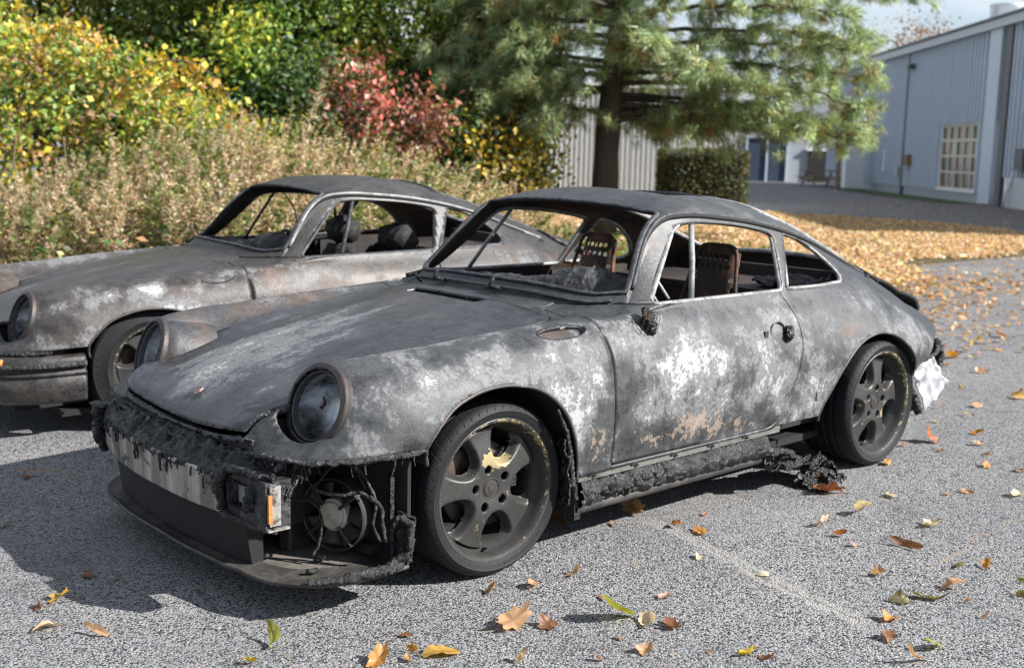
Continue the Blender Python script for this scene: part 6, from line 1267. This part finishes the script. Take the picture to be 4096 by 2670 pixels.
for (x, y, w, k, t) in [(590,400,75,'maple','pale tan'),(430,442,70,'oval','tan'),(268,467,60,'curl','tan'),(955,485,60,'curl','pinkish'),(705,492,55,'thin','rust'),(350,600,140,'oak','tan'),(490,600,90,'maple','brown'),(765,578,160,'oval','yellow-green'),(890,597,110,'oval','cream'),(980,605,90,'oak','brown'),(65,715,125,'oval','ochre'),(875,700,80,'maple','tan'),(775,652,35,'oval','orange'),(690,738,40,'oval','rust'),(380,745,70,'oval','pale tan'),(1290,712,90,'maple','yellow'),(1360,735,60,'oak','brown'),(1740,158,90,'oval','cream'),(1565,38,95,'maple','tan'),(1600,78,120,'oak','rust'),(1855,88,60,'maple','cream'),(990,205,65,'maple','rust'),(1095,232,75,'maple','orange'),(830,148,110,'oak','tan'),(525,187,75,'oval','brown'),(1088,330,50,'oval','cream'),(1345,400,40,'oval','cream'),(1580,203,80,'maple','cream'),(1650,247,50,'oval','rust'),(1920,288,115,'thin','brown'),(2005,205,90,'maple','cream'),(1805,400,75,'maple','tan'),(2095,455,85,'oval','tan'),(2010,495,150,'thin','olive'),(1895,505,75,'maple','olive'),(1850,575,80,'maple','orange'),(1840,648,80,'maple','brown'),(2020,690,100,'oval','yellow-green'),(1945,748,110,'thin','tan'),(2155,72,45,'oval','tan'),(2350,85,60,'oval','cream'),(2230,365,60,'oval','orange'),(2125,363,75,'thin','olive'),(2155,505,40,'oval','tan'),(2225,570,40,'oval','pinkish'),(1700,283,35,'oval','pinkish'),(1113,160,25,'oval','rust'),(1450,25,25,'oval','orange'),(2075,78,25,'oval','orange'),(2370,490,50,'oval','olive'),(2368,425,32,'oval','green'),(745,200,45,'thin','tan'),(1130,705,30,'oval','tan'),(1160,668,50,'thin','orange')]:
    LV.append(((1700+x/.9933)/1.7217, (1900+y/.9933)/1.7217, w/.9933/1.7217, k, t))
for (x, y, w, k, t) in [(330,1125,140,'maple','ochre'),(215,1165,75,'curl','brown'),(255,1290,135,'oval','pale tan'),(535,1318,140,'thin','tan'),(495,985,90,'maple','brown'),(1530,1365,150,'oval','yellow-green'),(1390,1485,100,'maple','yellow'),(2120,1470,150,'oak','orange'),(2320,1415,70,'maple','orange'),(2280,1460,60,'oval','orange'),(2270,1325,65,'oval','brown'),(2170,1310,40,'thin','tan'),(150,437,70,'oval','brown'),(35,705,80,'thin','brown'),(665,1000,50,'thin','rust'),(410,858,30,'oval','tan')]:
    LV.append(((x/1.4)/1.7217, (1600+y/1.4)/1.7217, w/1.4/1.7217, k, t))
for (x, y, w, k, t) in [(930,1380,110,'maple','rust'),(1175,1342,60,'oval','orange'),(980,1430,45,'oval','tan'),(705,1497,60,'oval','orange'),(1180,1200,65,'oval','tan'),(1375,1155,90,'maple','ochre'),(1185,1022,65,'maple','tan'),(1300,840,70,'maple','rust'),(1170,868,60,'maple','yellow'),(1285,910,40,'oval','orange'),(1050,948,100,'oak','orange'),(1010,995,50,'oval','tan'),(1225,1453,60,'oval','tan'),(1225,1508,60,'oval','orange'),(1180,1397,55,'oval','tan'),(955,1280,40,'oval','cream'),(1390,1532,50,'oval','brown'),(1105,570,25,'oval','rust')]:
    LV.append(((3000+x/1.293)/1.7217, (700+y/1.293)/1.7217, w/1.293/1.7217, k, t))
KN = {'maple': 'lobed', 'oak': 'jagged', 'oval': 'oval', 'curl': 'curled', 'thin': 'narrow'}
made = []
for i, (dx, dy, w, k, t) in enumerate(LV):
    o = fallen_leaf(dx, dy, w, k, t, 500+i); p = np.array(o.location[:2]); df = np.linalg.norm(p-np.array([0, .8])); dr = np.linalg.norm(p-np.array([-2.27, .85])); dl = np.linalg.norm(p-np.array([.8, .3]))
    ref = ['front wheel', 'rear wheel', 'lip spoiler'][int(np.argmin([df, dr, dl]))]; made.append((o, f'{t} {KN[k]} leaf', ref, min(df, dr, dl)))
ORD = ['closest', 'second closest', 'third closest', 'fourth closest', 'fifth closest', 'sixth closest', 'seventh closest', 'eighth closest', 'ninth closest']
seen = {}
for o, base, ref, dist in sorted(made, key=lambda q: q[3]): seen.setdefault((base, ref), []).append(o)
for (base, ref), os_ in seen.items():
    for j, o in enumerate(os_): tag(o, f'{base} on asphalt, '+(f'the only one near the grey car {ref}' if len(os_) == 1 else f'{ORD[j]} of its kind to the grey car {ref}'), 'leaf', 'single leaves fallen on the asphalt')
